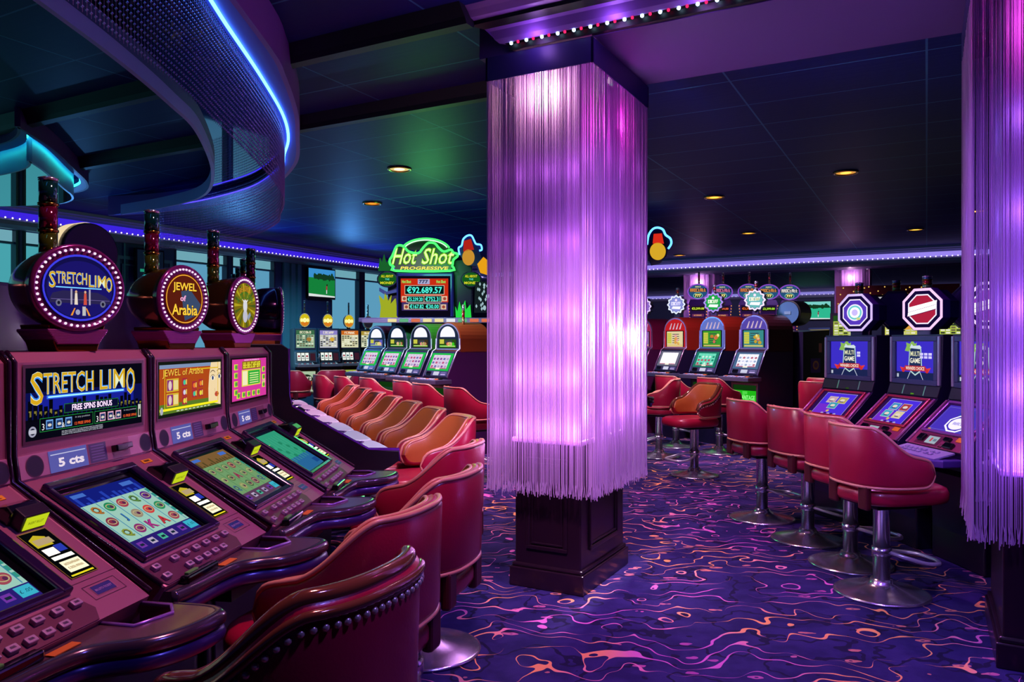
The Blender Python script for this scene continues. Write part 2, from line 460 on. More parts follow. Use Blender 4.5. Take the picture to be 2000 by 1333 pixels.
def cornice(name, loc, rz, x0, x1, led_hex, led_s, dot_s, step, label):
    """local x along the wall, -y into the room"""
    b = MB(); y = lambda d: -d
    prof = [(0, 2.86), (0.10, 2.86), (0.17, 2.90), (0.17, 2.955), (0.055, 2.965), (0.05, 3.11), (0.09, 3.13), (0.10, 3.15), (0.14, 3.16), (0.15, CEIL), (0, CEIL)]
    b.side(prof, x0, x1, P('#9a96b8', 0.45))
    struct(b.build(name, None, loc, (0, 0, rz)))
    b = MB(); b.box(((x0+x1)/2, -0.068, 3.04), (x1-x0, 0.012, 0.09), E(led_hex, led_s, True))
    n = int((x1-x0)/step)
    for k in range(n):
        b.ball((x0+(k+0.5)*step, -0.09, 2.995), 0.012, E('#e9dcff', dot_s), 6, 4)
    o = b.build('led_strip', None, loc, (0, 0, rz)); tag(o, label, 'lights', None, 'stuff')
cornice('trim_2', tuple(WL0), WYAW, -9, 9.6, '#3a22d8', 1.1, 2.0, 0.09, 'blue violet strip of tiny lights in the cornice above the row of windows')
# bulkhead across the back of the room and the far wall behind it (local x along -V)
BK = Vector((3.35, 17.05, 0))
b = MB(); b.box((6.0, 0.25, 3.03), (22, 0.5, 0.34), P('#565085', 0.5)); struct(b.build('trim_3', None, tuple(BK), (0, 0, YAW_ROOM)))
cornice('trim_4', tuple(BK), YAW_ROOM, -5.0, 14, '#9a86f0', 1.0, 2.2, 0.09, 'lilac strip of tiny lights along the ceiling bulkhead at the back of the room')
FW = Vector((9.9, 26.6, 0))
b = MB(); b.box((0, 0.2, 2.1), (36, 0.3, 2.2), P('#5a5f86', 0.6)); b.box((0, 0.18, 0.5), (36, 0.3, 1.0), P('#4a1f6a', 0.5))
for k in range(16):
    x = -16+2.1*k; b.M = Matrix.Translation((x, 0.0, 0)) @ pm(0, 0, 0, 1); b.bars(-0.8, 0.15, 0.8, 0.9, 0.06, 0.03, P('#5c2a80', 0.5)); b.M = Matrix.Identity(4)
struct(b.build('wall_back', None, tuple(FW), (0, 0, YAW_ROOM)))
cornice('trim_5', tuple(FW+Vector((-0.02, 0.05, 0))), YAW_ROOM, -15, 15, '#8f86e0', 0.9, 1.6, 0.14, 'faint lilac strip of tiny lights on the far wall above the wall screen')
b = MB(); b.box((12.5, 9, 1.6), (0.2, 38, 3.2), P('#2c2258', 0.6)); struct(b.build('wall_right', None, (0, 0, 0), (0, 0, YAW_ROOM)))

# dark ceiling beams across the room
Q = Vector((0.4254, 4.0646, 0)); PA, PB, GAP = 0.645, 0.91, 0.118
DARKBEAM = P('#0b0a26', 0.5)
b = MB()
for y0, x1 in ((-0.28, -0.62), (0.86, -0.70)):
    b.side([(-y0, 3.14), (-y0-0.02, 3.11), (-y0-0.09, 3.11), (-y0-0.12, 3.16), (-y0-0.22, CEIL), (-y0+0.06, CEIL)], -9, x1, DARKBEAM)
    b.box(((x1-9)/2, y0+0.12, 3.15), (x1+9, 0.012, 0.012), P('#7f9ab8', 0.3))
struct(b.build('trim_6', None, tuple(Q), (0, 0, YAW_ROOM)))
# main beam over the pillars with its crown moulding
b = MB(); b.box((3.7, 0.445, 3.108), (8.8, 0.87, 0.185), P('#5c3a84', 0.6))
def crown(b, prof, xl, x1, m):
    n = len(prof); a = [Vector((xl-p[0], -p[0], p[1])) for p in prof]; c = [Vector((x1, -p[0], p[1])) for p in prof]
    b.add(a+c, [(i, i+1, n+i+1, n+i) for i in range(n-1)]+[tuple(range(n))], m)
CROWN = P('#9a70c4', 0.4)
crown(b, [(-0.02, 3.02), (0.02, 3.02), (0.025, 3.05)], -0.47, 8.1, BLACK)
crown(b, [(0.025, 3.05), (0.06, 3.052), (0.08, 3.07), (0.10, 3.11), (0.12, 3.12)], -0.47, 8.1, CROWN)
crown(b, [(0.12, 3.12), (0.18, 3.13), (0.185, 3.15)], -0.47, 8.1, BLACK)
crown(b, [(0.185, 3.15), (0.22, 3.155), (0.25, 3.18), (0.28, 3.199)], -0.47, 8.1, CROWN)
struct(b.build('trim_7', None, tuple(Q), (0, 0, YAW_ROOM)))
led = thing('led_strip', 'row of red and white bulbs along the beam above the near string curtain', 'lights', tuple(Q), YAW_ROOM)
b = MB(); b.box((1.1, -0.035, 3.053), (3.2, 0.03, 0.006), BLACK); b.build('track', led)
bw, br_ = MB(), MB()
bw.ball((0, 0, 0), 0.010, E('#b8e4ff', 5.0), 8, 6); br_.ball((0, 0, 0), 0.008, E('#d01848', 3.0), 8, 6)
ow = orr = None
for k in range(17):
    x = -0.46+0.094*k
    for kind, dx in ((0, 0), (1, 0.042)):
        if kind == 0:
            if ow is None: ow = o = bw.build('bulb', led)
            else: o = ow.copy(); COL.objects.link(o); o.parent = led
        else:
            if orr is None: orr = o = br_.build('bulb', led); o['label'] = 'red bulb'
            else: o = orr.copy(); COL.objects.link(o); o.parent = led
        o.location = (x+dx, -0.052, 3.045)
for k in range(4):
    p = Q-V*(-0.3+0.45*k)-U*0.10; point('beam_led', (p.x, p.y, 3.02), (0.5, 0.22, 1.0), 0.7, 0.04)

# ------------------------------------------------------------------ pillars and their string curtains
WOOD = P('#1e0b1a', 0.3, 0, 0.25, 0.05, 30); CLAD = P('#c4a4dc', 0.8)
def strand_mat():
    m, nt, out = newmat('string_curtain')
    d = nn(nt, 'ShaderNodeBsdfPrincipled'); t = nn(nt, 'ShaderNodeBsdfTranslucent'); mx = nn(nt, 'ShaderNodeMixShader')
    col = lin('#d6b4de'); d.inputs['Base Color'].default_value = col; d.inputs['Roughness'].default_value = 0.5
    t.inputs[0].default_value = col; mx.inputs[0].default_value = 0.55
    nt.links.new(d.outputs[0], mx.inputs[1]); nt.links.new(t.outputs[0], mx.inputs[2]); nt.links.new(mx.outputs[0], out.inputs[0])
    return m
STRAND = strand_mat()
def make_pillar(loc, label):
    t = thing('pillar', label, 'pillar', loc, YAW_ROOM)
    x0, x1, y0, y1 = -PA+GAP, -GAP, GAP, PB-GAP; cx, cy = (x0+x1)/2, (y0+y1)/2; sx, sy = x1-x0, y1-y0
    b = MB(); b.box((cx, cy, 1.915), (sx, sy, 2.19), CLAD, 0.006); 
    b.box((cx, cy, 0.835), (sx+0.03, sy+0.03, 0.03), P('#c090d0', 0.3), 0.008); b.build('shaft', t)
    b = MB(); b.box((cx, cy, 0.41), (sx, sy, 0.82), WOOD, 0.008); b.build('base', t)
    b = MB(); b.box((cx, cy, 0.055), (sx+0.05, sy+0.05, 0.11), WOOD, 0.006); b.box((cx, cy, 0.122), (sx+0.03, sy+0.03, 0.025), WOOD, 0.01)
    b.build('plinth', t)
    def raised(M, w_):
        b = MB(); b.M = M; b.bars(-w_/2, 0.22, w_/2, 0.74, 0.022, 0.014, WOOD); b.bars(-w_/2+0.03, 0.25, w_/2-0.03, 0.71, 0.010, 0.008, WOOD); b.build('panel_moulding', t)
    raised(Matrix.Translation((cx, 0, 0)) @ pm(-y0, 0, -y0, 1), sx*0.62)
    raised(Matrix.Translation((x1, cy, 0)) @ Matrix.Rotation(pi/2, 4, 'Z') @ pm(0, 0, 0, 1), sy*0.66)
    return t
def make_curtain(loc, label, seed):
    t = thing('string_curtain', label, 'curtain', loc, YAW_ROOM, 'string curtains round the pillars')
    rnd = random.Random(seed); b = MB()
    for x0, y0, x1, y1 in ((-PA, 0, 0, 0), (-0.0, 0, 0, PB), (-PA, PB, 0, PB), (-PA, 0, -PA, PB)):   # header boards
        b.box(((x0+x1)/2, (y0+y1)/2, 2.943), (abs(x1-x0)+0.012, abs(y1-y0)+0.012, 0.134), P('#3a2a6e', 0.4))
    b.build('header', t)
    b = MB(); per = [((-PA, 0), (0, 0)), ((0, 0), (0, PB)), ((0, PB), (-PA, PB)), ((-PA, PB), (-PA, 0))]
    for i, (p, q) in enumerate(per):
        L = math.hypot(q[0]-p[0], q[1]-p[1]); s_ = 0.0; step = 0.0028
        dens = [rnd.random() for _ in range(60)]
        while s_ < L:
            d = dens[int(s_/L*59)]
            if rnd.random() < 0.72+0.28*d:
                w_ = rnd.uniform(0.0010, 0.0021); f = s_/L
                x = p[0]+(q[0]-p[0])*f+rnd.gauss(0, 0.0015); y = p[1]+(q[1]-p[1])*f+rnd.gauss(0, 0.0015)
                zb = 0.562+rnd.gauss(0, 0.010)-(0.02 if rnd.random() < 0.03 else 0)
                dx, dy = rnd.gauss(0, 0.0025), rnd.gauss(0, 0.0025)
                if rnd.random() < 0.5: w_ *= 0.8
                vs = []
                for z, ox, oy, k in ((2.882, 0, 0, 1), (0.63, dx, dy, 1), (zb, dx*2.4+rnd.gauss(0, 0.003), dy*2.4+rnd.gauss(0, 0.003), 1.5)):
                    vs += [(x+ox+w_*k, y+oy, z), (x+ox, y+oy+w_*k, z), (x+ox-w_*k, y+oy, z), (x+ox, y+oy-w_*k, z)]
                fs = [(4*j+a, 4*j+(a+1) % 4, 4*j+4+(a+1) % 4, 4*j+4+a) for j in (0, 1) for a in range(4)]+[(8, 9, 10, 11)]
                b.add(vs, fs, STRAND)
            s_ += step
    o = b.build('strands', t); o['kind'] = 'stuff'
    # small colour lamps under the header, between strings and shaft
    for lx, ly in ((-PA*0.5, 0.06), (-0.06, PB*0.5)):
        for k in range(3):
            b = MB(); b.lathe([(0.016, 0.03), (0.018, 0.0), (0.0, -0.004)], 12, E(('#ffd8f0', '#a8ffe8', '#ff60c8')[k], 3.0), True, (lx+(k-1)*0.04*(ly < 0.1), ly+(k-1)*0.04*(ly > 0.1), 2.90))
            b.box((lx+(k-1)*0.04*(ly < 0.1), ly+(k-1)*0.04*(ly > 0.1), 2.945), (0.03, 0.03, 0.05), BLACK); b.build('spot_lamp', t)
    return t
PIL1 = make_pillar(tuple(Q), 'square pillar with dark panelled base inside the whole string curtain at centre')
CUR1 = make_curtain(tuple(Q), 'lilac string curtain hung round the whole pillar in the centre', 3)
Q2 = Q-V*2.37
dup(PIL1, tuple(Q2), None, 'square pillar with dark panelled base cut by the right edge of the photo')
dup(CUR1, tuple(Q2), None, 'violet string curtain cut by the right edge of the photo')
far = [at(1335, 525, 3.01), at(1630, 515, 3.01)]
for p, lb in zip(far, ('behind the scalloped machine signs', 'behind the octagonal machine signs')):
    p = Vector((p.x, p.y, 0))-V*PA
    dup(PIL1, tuple(p), None, 'distant square pillar under the back bulkhead '+lb)
    dup(CUR1, tuple(p), None, 'small distant pink lit string curtain '+lb)
def inside(q0, lx, ly, z, color, power, r=0.03):
    p = q0-V*lx+U*ly; point('curtain_glow', (p.x, p.y, z), color, power, r)
inside(Q, -0.34, 0.055, 2.80, (1.0, 0.62, 0.62), 9); inside(Q, -0.055, 0.42, 2.66, (1.0, 0.06, 0.70), 8)
inside(Q, -0.055, 0.30, 1.45, (0.95, 0.8, 1.0), 14, 0.05); inside(Q, -0.055, 0.66, 1.42, (1.0, 0.95, 1.0), 55, 0.05)  # white points added to widen the bloom on the right face
for z, k in ((2.35, 0.6), (1.95, 0.8), (1.55, 1.2), (1.2, 1.7), (0.9, 2.1)):  # soft points added down the gap so the strings glow, no lamps there
    cl = (0.72, 0.22, 0.95) if k < 1 else (0.92, 0.50, 0.98)
    for lx, ly in ((-0.52, 0.06), (-0.32, 0.06), (-0.14, 0.06), (-0.06, 0.22), (-0.06, 0.46), (-0.06, 0.72)): inside(Q, lx, ly, z+0.1*(ly > 0.1), cl, 0.62*k, 0.055)
    inside(Q2, -0.46, 0.06, z, (0.45, 0.20, 1.0), 0.9*k, 0.055); inside(Q2, -0.16, 0.06, z, (0.55, 0.22, 1.0), 0.8*k, 0.055); inside(Q2, -PA+0.06, 0.4, z, (0.30, 0.18, 1.0), 0.9*k, 0.055)
inside(Q2, -0.34, 0.055, 2.75, (1.0, 0.10, 0.75), 5)
for p in far:
    p = Vector((p.x, p.y, 0))-V*PA
    inside(p, -0.34, 0.055, 2.7, (1.0, 0.55, 0.9), 8, 0.055); inside(p, -PA+0.055, 0.4, 2.2, (0.7, 0.5, 1.0), 6, 0.055); inside(p, -0.34, 0.055, 2.1, (1.0, 0.6, 0.95), 5, 0.055)
# globe lamp added behind the strings to make the white bloom on the right face
b = MB(); p = Q-V*(-GAP+0.012)+U*0.55
b.box((0.004, 0, 1.42), (0.012, 0.08, 0.16), SILVER, 0.004); b.M = Matrix.Translation((0.045, 0, 1.42)); b.ball((0, 0, 0), 0.038, E('#fff4ff', 60.0, True), 16, 10, (1, 1.6, 1.6)); b.M = Matrix.Identity(4)
b.box((0.02, 0, 1.42), (0.03, 0.03, 0.03), SILVER)
o = b.build('added_globe', None, (p.x, p.y, 0), (0, 0, YAW_ROOM)); tag(o, 'added bright white globe glowing through the strings of the central pillar', 'lamp')

# ------------------------------------------------------------------ ceiling downlights
DL = [(780, 332, 'white centre, nearest to the left canopy', '#ffe08a'), (727, 399, 'dim orange, above the round-topped green machines', '#e07a20'),
      (1652, 339, 'largest one right of the central pillar', '#ffb24a'), (1395, 387, 'second largest, between pillar and right row', '#ffb040'),
      (1462, 457, 'small one above the scalloped signs', '#ffa83a'), (1788, 450, 'small one above the octagonal signs', '#ffb040'),
      (1327, 500, 'smallest, beside the neon figure board', '#ffa040'), (1908, 414, 'half hidden by the right string curtain', '#ffb040')]
dl0 = None
for px, py, lb, hx in DL:
    p = at(px, py, CEIL-0.012)
    t = thing('ceiling_downlight', 'round recessed downlight, %s' % lb, 'downlight', tuple(p), 0, 'recessed downlights in the dark ceiling')
    b = MB(); b.lathe([(0.128, 0.011), (0.128, 0.0), (0.122, -0.006), (0.108, -0.004), (0.100, 0.002), (0.098, 0.011)], 32, GOLD); b.build('trim_ring', t)
    b = MB(); b.lathe([(0.0, 0.001), (0.055, 0.0025), (0.056, 0.0025)], 24, E('#fff2c0' if px in (780,) else hx, 2.2))
    b.lathe([(0.056, 0.0026), (0.099, 0.0045), (0.1, 0.0046)], 24, E(hx, 0.75)); b.build('lamp', t)

# ------------------------------------------------------------------ the canopy of curved soffits over the left island
def resample(pts, n):
    P_ = bez([(p[0], p[1], 0) for p in pts], 10); d = [0]
    for i in range(1, len(P_)): d.append(d[-1]+(P_[i]-P_[i-1]).length)
    out = []; j = 0
    for k in range(n):
        t = d[-1]*k/(n-1)
        while j < len(d)-2 and d[j+1] < t: j += 1
        f = (t-d[j])/max(d[j+1]-d[j], 1e-9); out.append(P_[j].lerp(P_[j+1], min(max(f, 0), 1)))
    return out, d[-1]
def band(b, pts, z0, z1, th, m, left=True):
    """vertical ribbon of thickness th along a plan curve"""
    n = len(pts); vs = []
    for i, p in enumerate(pts):
        t = (pts[min(i+1, n-1)]-pts[max(i-1, 0)]).normalized(); q = Vector((-t.y, t.x, 0))*(th if left else -th)
        vs += [(p.x, p.y, z0), (p.x, p.y, z1), (p.x+q.x, p.y+q.y, z1), (p.x+q.x, p.y+q.y, z0)]
    fs = [(4*i+a, 4*i+(a+1) % 4, 4*i+4+(a+1) % 4, 4*i+4+a) for i in range(n-1) for a in range(4)]
    fs += [(0, 1, 2, 3), (4*n-1, 4*n-2, 4*n-3, 4*n-4)]
    b.add(vs, fs, m, False)
def strip(b, p, q, z, m):
    n = len(p); b.add([(v.x, v.y, z) for v in p]+[(v.x, v.y, z) for v in q], [(i, i+1, n+i+1, n+i) for i in range(n-1)], m)
OUT = [(-1.22, 0.9), (-1.24, 2.5), (-1.28, 4.05), (-1.33, 4.52), (-1.455, 5.22), (-1.6, 5.78), (-1.91, 6.8), (-2.5, 7.9), (-3.3, 8.75), (-4.3, 9.35), (-5.0, 9.55)]
CURT = [(-1.37, 1.3), (-1.37, 2.4), (-1.38, 3.2), (-1.436, 3.78), (-1.51, 4.54), (-1.61, 5.3), (-1.75, 5.9), (-1.93, 6.4), (-2.13, 6.94), (-2.65, 7.75), (-3.46, 8.5), (-4.05, 8.85)]
INN = [(-2.10, 1.0), (-2.12, 3.44), (-2.14, 4.27), (-2.2, 5.0), (-2.3, 5.67), (-2.71, 7.0), (-3.24, 8.1), (-3.91, 8.76), (-4.71, 9.3)]
LILAC = P('#b4a4f0', 0.5); MIRROR = P('#5a6a86', 0.03, 1.0)
out_, _ = resample(OUT, 90); cu_, cl = resample(CURT, 90); inn_, _ = resample(INN, 90)
can = thing('ceiling_canopy', 'large curved mirror soffit with purple fascia above the left row of machines', 'canopy', (0, 0, 0))
b = MB(); band(b, out_, 2.96, CEIL-0.002, 0.03, P('#9a5ac0', 0.45)); b.build('outer_fascia', can)
b = MB(); strip(b, out_, cu_, 2.962, P('#6a68e8', 0.5)); b.build('ledge', can)
b = MB(); strip(b, cu_, inn_, 3.02, MIRROR); b.build('mirror_soffit', can)
b = MB(); band(b, inn_, 2.93, 3.05, 0.03, LILAC); b.build('inner_fascia', can)
b = MB(); b.tube([(p.x+0.035, p.y-0.01, 2.952) for p in cu_[:60]], 0.010, E('#5ab4ff', 5.0, True), 6)
b.tube([(p.x+0.02, p.y-0.02, 2.952) for p in cu_[59:]], 0.006, E('#4a3cff', 2.5, True), 6); b.build('led_tape', can)
b = MB(); b.tube([(p.x-0.02, p.y+0.02, 3.0) for p in inn_[40:84]], 0.008, E('#2a3cff', 2.5, True), 6); b.build('inner_led_tape', can)
# bead curtain hung from the soffit
b = MB(); BEAD = P('#b49ae6', 0.32, 0.5); n = int(cl/0.026); cp, _ = resample(CURT, n); rnd = random.Random(5)
for p in cp:
    x, y = p.x, p.y; m_ = 0.0011
    b.add([(x+m_*a, y+m_*c, z) for z in (3.015, 2.45) for a, c in ((1, 0), (-0.5, 0.87), (-0.5, -0.87))], [(0, 1, 4, 3), (1, 2, 5, 4), (2, 0, 3, 5)], BEAD)
    for k in range(20):
        z = 3.0-0.028*k; r = 0.0062
        b.add([(x, y, z+r), (x+r, y, z), (x, y+r, z), (x-r, y, z), (x, y-r, z), (x, y, z-r)],
              [(0, 1, 2), (0, 2, 3), (0, 3, 4), (0, 4, 1), (5, 2, 1), (5, 3, 2), (5, 4, 3), (5, 1, 4)], BEAD, False)
o = b.build('bead_curtain'); tag(o, 'shimmering purple bead curtain hanging in a curve from the mirror canopy', 'bead curtain', None, 'stuff')
# small pointed canopy at the far left
leaf = thing('ceiling_canopy', 'small pointed canopy with turquoise glow at far left above the big round sign', 'canopy', (0, 0, 0))
RE = [(-3.8, 5.9), (-3.93, 6.55), (-4.23, 7.46), (-4.40, 7.95), (-4.62, 8.35), (-4.95, 8.6), (-5.6, 8.75), (-6.4, 8.8)]
LE = [(-3.8, 5.9), (-3.98, 6.16), (-4.25, 6.40), (-4.7, 6.62), (-5.4, 6.8), (-6.4, 6.9)]
RI = [(-3.88, 6.14), (-4.00, 6.62), (-4.28, 7.42), (-4.42, 7.85), (-4.62, 8.18), (-4.95, 8.42), (-5.6, 8.55), (-6.4, 8.6)]
LI = [(-3.88, 6.14), (-4.06, 6.40), (-4.34, 6.62), (-4.75, 6.83), (-5.4, 7.0), (-6.4, 7.1)]
RD = [(-3.96, 6.30), (-4.07, 6.70), (-4.33, 7.42), (-4.47, 7.82), (-4.66, 8.12), (-4.98, 8.34), (-5.6, 8.46), (-6.4, 8.5)]
LD = [(-3.96, 6.30), (-4.14, 6.54), (-4.40, 6.74), (-4.8, 6.95), (-5.4, 7.1), (-6.4, 7.2)]
re, le, ri, li, rd, ld = [resample(k, 40)[0] for k in (RE, LE, RI, LI, RD, LD)]
b = MB(); band(b, re, 3.05, CEIL-0.002, 0.02, P('#5a2a86', 0.45)); band(b, le, 3.05, CEIL-0.002, 0.02, P('#5a2a86', 0.45), False); b.build('outer_fascia', leaf)
b = MB(); strip(b, re, ri, 3.052, P('#4a48c8', 0.4)); strip(b, le, li, 3.052, P('#4a48c8', 0.4)); b.build('ledge', leaf)
b = MB(); band(b, rd, 2.88, 3.18, 0.02, P('#8a80d8', 0.4)); band(b, ld, 2.88, 3.18, 0.02, P('#8a80d8', 0.4), False); b.build('drum_fascia', leaf)
b = MB()
for p in (ri, li): b.tube([(q.x, q.y, 3.075) for q in p], 0.012, E('#20e0b8', 9.0, True), 6)
b.build('led_tape', leaf)
b = MB(); strip(b, rd, ld, 2.881, P('#b8c4cc', 0.02, 1.0)); b.build('mirror_soffit', leaf)

# ------------------------------------------------------------------ swivel stools; local front is -y
def sup(a, rx, ry, e=2.7):
    c, s_ = cos(a), sin(a); return (rx*math.copysign(abs(s_)**(2/e), s_), ry*math.copysign(abs(c)**(2/e), c))
def back_h(t):
    t = abs(t); f = min(max((t-R(36))/(R(100)-R(36)), 0), 1); f = f*f*(3-2*f); return 0.945-0.165*f
def make_stool(label, studs=False, hexcol=None):
    t = thing('swivel_stool', label, 'stool')
    leather = REDLEATHER if not hexcol else P(hexcol, 0.34, 0, 0.15, 0.12, 140)
    b = MB(); b.lathe([(0.245, 0.0), (0.25, 0.003), (0.25, 0.010), (0.235, 0.016), (0.16, 0.030), (0.09, 0.048), (0.062, 0.066), (0.056, 0.085), (0.0, 0.086)], 40, BRUSHED); b.build('base', t)
    b = MB(); b.lathe([(0.044, 0.06), (0.044, 0.52), (0.07, 0.535), (0.07, 0.545), (0.0, 0.546)], 20, BRUSHED); b.build('column', t)
    b = MB(); b.tube(bez([(0.035, -0.02, 0.235), (0.10, -0.07, 0.22), (0.135, -0.17, 0.19), (0.125, -0.26, 0.18), (0.07, -0.30, 0.18), (0, -0.305, 0.18), (-0.07, -0.30, 0.18), (-0.125, -0.26, 0.18), (-0.135, -0.17, 0.19), (-0.10, -0.07, 0.22), (-0.035, -0.02, 0.235)], 4), 0.0115, P('#e8e4f0', 0.3, 0.6), 8)
    b.lathe([(0.052, 0.21), (0.052, 0.26)], 18, BRUSHED); b.build('footrest', t)
    # seat cushion
    b = MB(); N = 36; prof = [(0.86, 0.520), (0.97, 0.526), (1.0, 0.545), (1.0, 0.578), (0.96, 0.600), (0.86, 0.612), (0.55, 0.618), (0.0, 0.619)]
    vs = []; fs = []
    for k, z in prof[:-1]:
        for i in range(N):
            x, y = sup(2*pi*i/N, 0.226*k, 0.275*k, 3.2); vs.append((x, y-0.055, z))
    for j in range(len(prof)-2):
        for i in range(N): fs.append((j*N+i, j*N+(i+1) % N, (j+1)*N+(i+1) % N, (j+1)*N+i))
    vs.append((0, -0.055, 0.619)); e = len(vs)-1; o0 = (len(prof)-2)*N
    for i in range(N): fs.append((o0+i, o0+(i+1) % N, e))
    fs.append(tuple(range(N-1, -1, -1))); b.add(vs, [tuple(reversed(f)) for f in fs], leather, True); b.build('seat', t)
    b = MB(); b.box((0, -0.02, 0.51), (0.30, 0.32, 0.03), BLACK, 0.008); b.build('seat_plate', t)
    # upholstered back brackets joining back and seat
    for s_ in (-1, 1):
        b = MB(); b.box((s_*0.125, 0.205, 0.565), (0.075, 0.035, 0.13), SKIRT, 0.012); b.build('back_bracket', t)
    # wrap-around backrest
    b = MB(); N = 56; T = R(111); th = 0.052; rows = []
    for i in range(N+1):
        a = -T+2*T*i/N; zt = back_h(a); zb = 0.625; ed = min((T-abs(a))/R(17), 1.0); ed = math.sqrt(max(1-(1-ed)**2, 0.0))
        mid = (zt*0.42+zb*0.58); zt = mid+(zt-mid)*max(ed, 0.06); zb2 = mid+(zb-mid)*max(ed, 0.06)
        ro = []
        def pt(off, z, a=a):
            fl = 1.0+0.10*(z-0.62); x, y = sup(a, 0.255*fl-off, 0.262*fl-off, 2.6); return (x, y-0.015, z)
        h = zt-zb2; c_ = min(0.02, h*0.25)
        for off, z in ((0.006, zb2), (0.0, zb2+c_), (0.0, zb2+h*0.5), (0.0, zt-c_), (0.008, zt-0.005*min(1, h*10)), (th*0.5, zt), (th-0.008, zt-0.005*min(1, h*10)), (th, zt-c_), (th+0.004, zb2+h*0.5), (th, zb2+c_), (th-0.006, zb2)):
            ro.append(pt(off, z))
        rows.append(ro)
    K = len(rows[0]); vs = [p for r_ in rows for p in r_]; fs = []; fin = []
    for i in range(N):
        for k in range(K): (fin if 5 <= k <= 8 else fs).append((i*K+k, (i+1)*K+k, (i+1)*K+(k+1) % K, i*K+(k+1) % K))
    fs.append(tuple(range(K))); fs.append(tuple(N*K+k for k in range(K-1, -1, -1)))
    b.add(vs, [tuple(reversed(f)) for f in fs], leather, True); b.add(vs, [tuple(reversed(f)) for f in fin], TAN, True); back = b.build('backrest', t)
    b = MB(); rw = 0.0085
    top = [Vector(r_[4]) for r_ in rows]; bot = [Vector(r_[0]) for r_ in reversed(rows)]
    if studs:
        b.tube([Vector(r_[5])+Vector((0, 0, -0.002)) for r_ in rows], 0.019, WELTGOLD, 10); b.tube([Vector(r_[3])+Vector((0, 0, -0.004)) for r_ in rows], 0.011, WELTGOLD, 8)
        b.tube(bot, rw, WELT, 6); b.build('piping', back)
        b = MB()
        ps = [Vector(r_[3])+Vector((0, 0, -0.028)) for r_ in rows]; d = 0
        dense = bez(ps, 5); last = None
        for p in dense:
            if last is None or (p-last).length > 0.020:
                q = Vector((p.x, p.y, 0)).normalized(); b.ball(tuple(p+q*0.0005), 0.0078, P('#f0d0b8', 0.3, 0.5), 8, 5); last = p
        o = b.build('nailheads', back); o['kind'] = 'stuff'
    else:
        b.tube(top+bot, rw, WELT, 6, True)
        b.tube([Vector(r_[6])+Vector((0, 0, -0.002)) for r_ in rows], rw*0.8, WELT, 6); b.build('piping', back)
    return t
ST0 = make_stool('stool'); ST1 = make_stool('studded stool', True)
used = {}
def stool(x, y, nx, ny, label, group=None, proto=None):
    p = proto or ST0; yw = face_yaw(nx, ny)
    if p.name not in used:
        used[p.name] = 1; p.location = (x, y, 0); p.rotation_euler = (0, 0, yw); p['label'] = label
        if group: p['group'] = group
        return p
    return dup(p, (x, y, 0), yw, label, group)
g = 'stools along the front left row'
stool(-0.465, 1.585, -0.88, 0.42, 'stool with gold nailhead trim on its back, nearest of all at the bottom edge', g, ST1)
stool(-0.47, 2.19, -0.94, 0.33, 'red stool just behind the nailhead trimmed stool, at the left row', g)
stool(-0.37, 2.76, -0.95, 0.30, 'third red stool of the left row, its back hiding the next chrome foot', g)
stool(-0.39, 3.48, -0.95, 0.30, 'fourth red stool of the left row, its round chrome base showing on the carpet', g)
g = 'stools along the right row'
for (x, y), lb in zip(((1.97, 6.05), (2.08, 5.40), (2.12, 4.81), (2.05, 4.26)),
        ('burgundy stool farthest along the right row, standing clear on the carpet', 'second burgundy stool of the right row, its chrome foot on the carpet',
         'burgundy stool squeezed behind the nearest one of the right row', 'nearest burgundy stool of the right row, seat turned towards the consoles')):
    stool(x, y, 0.95, 0.22, lb, g)
stool(1.90, 8.00, -0.92, -0.38, 'lone stool with pale nailhead trim facing the dark console beside the central pillar', None, ST1)

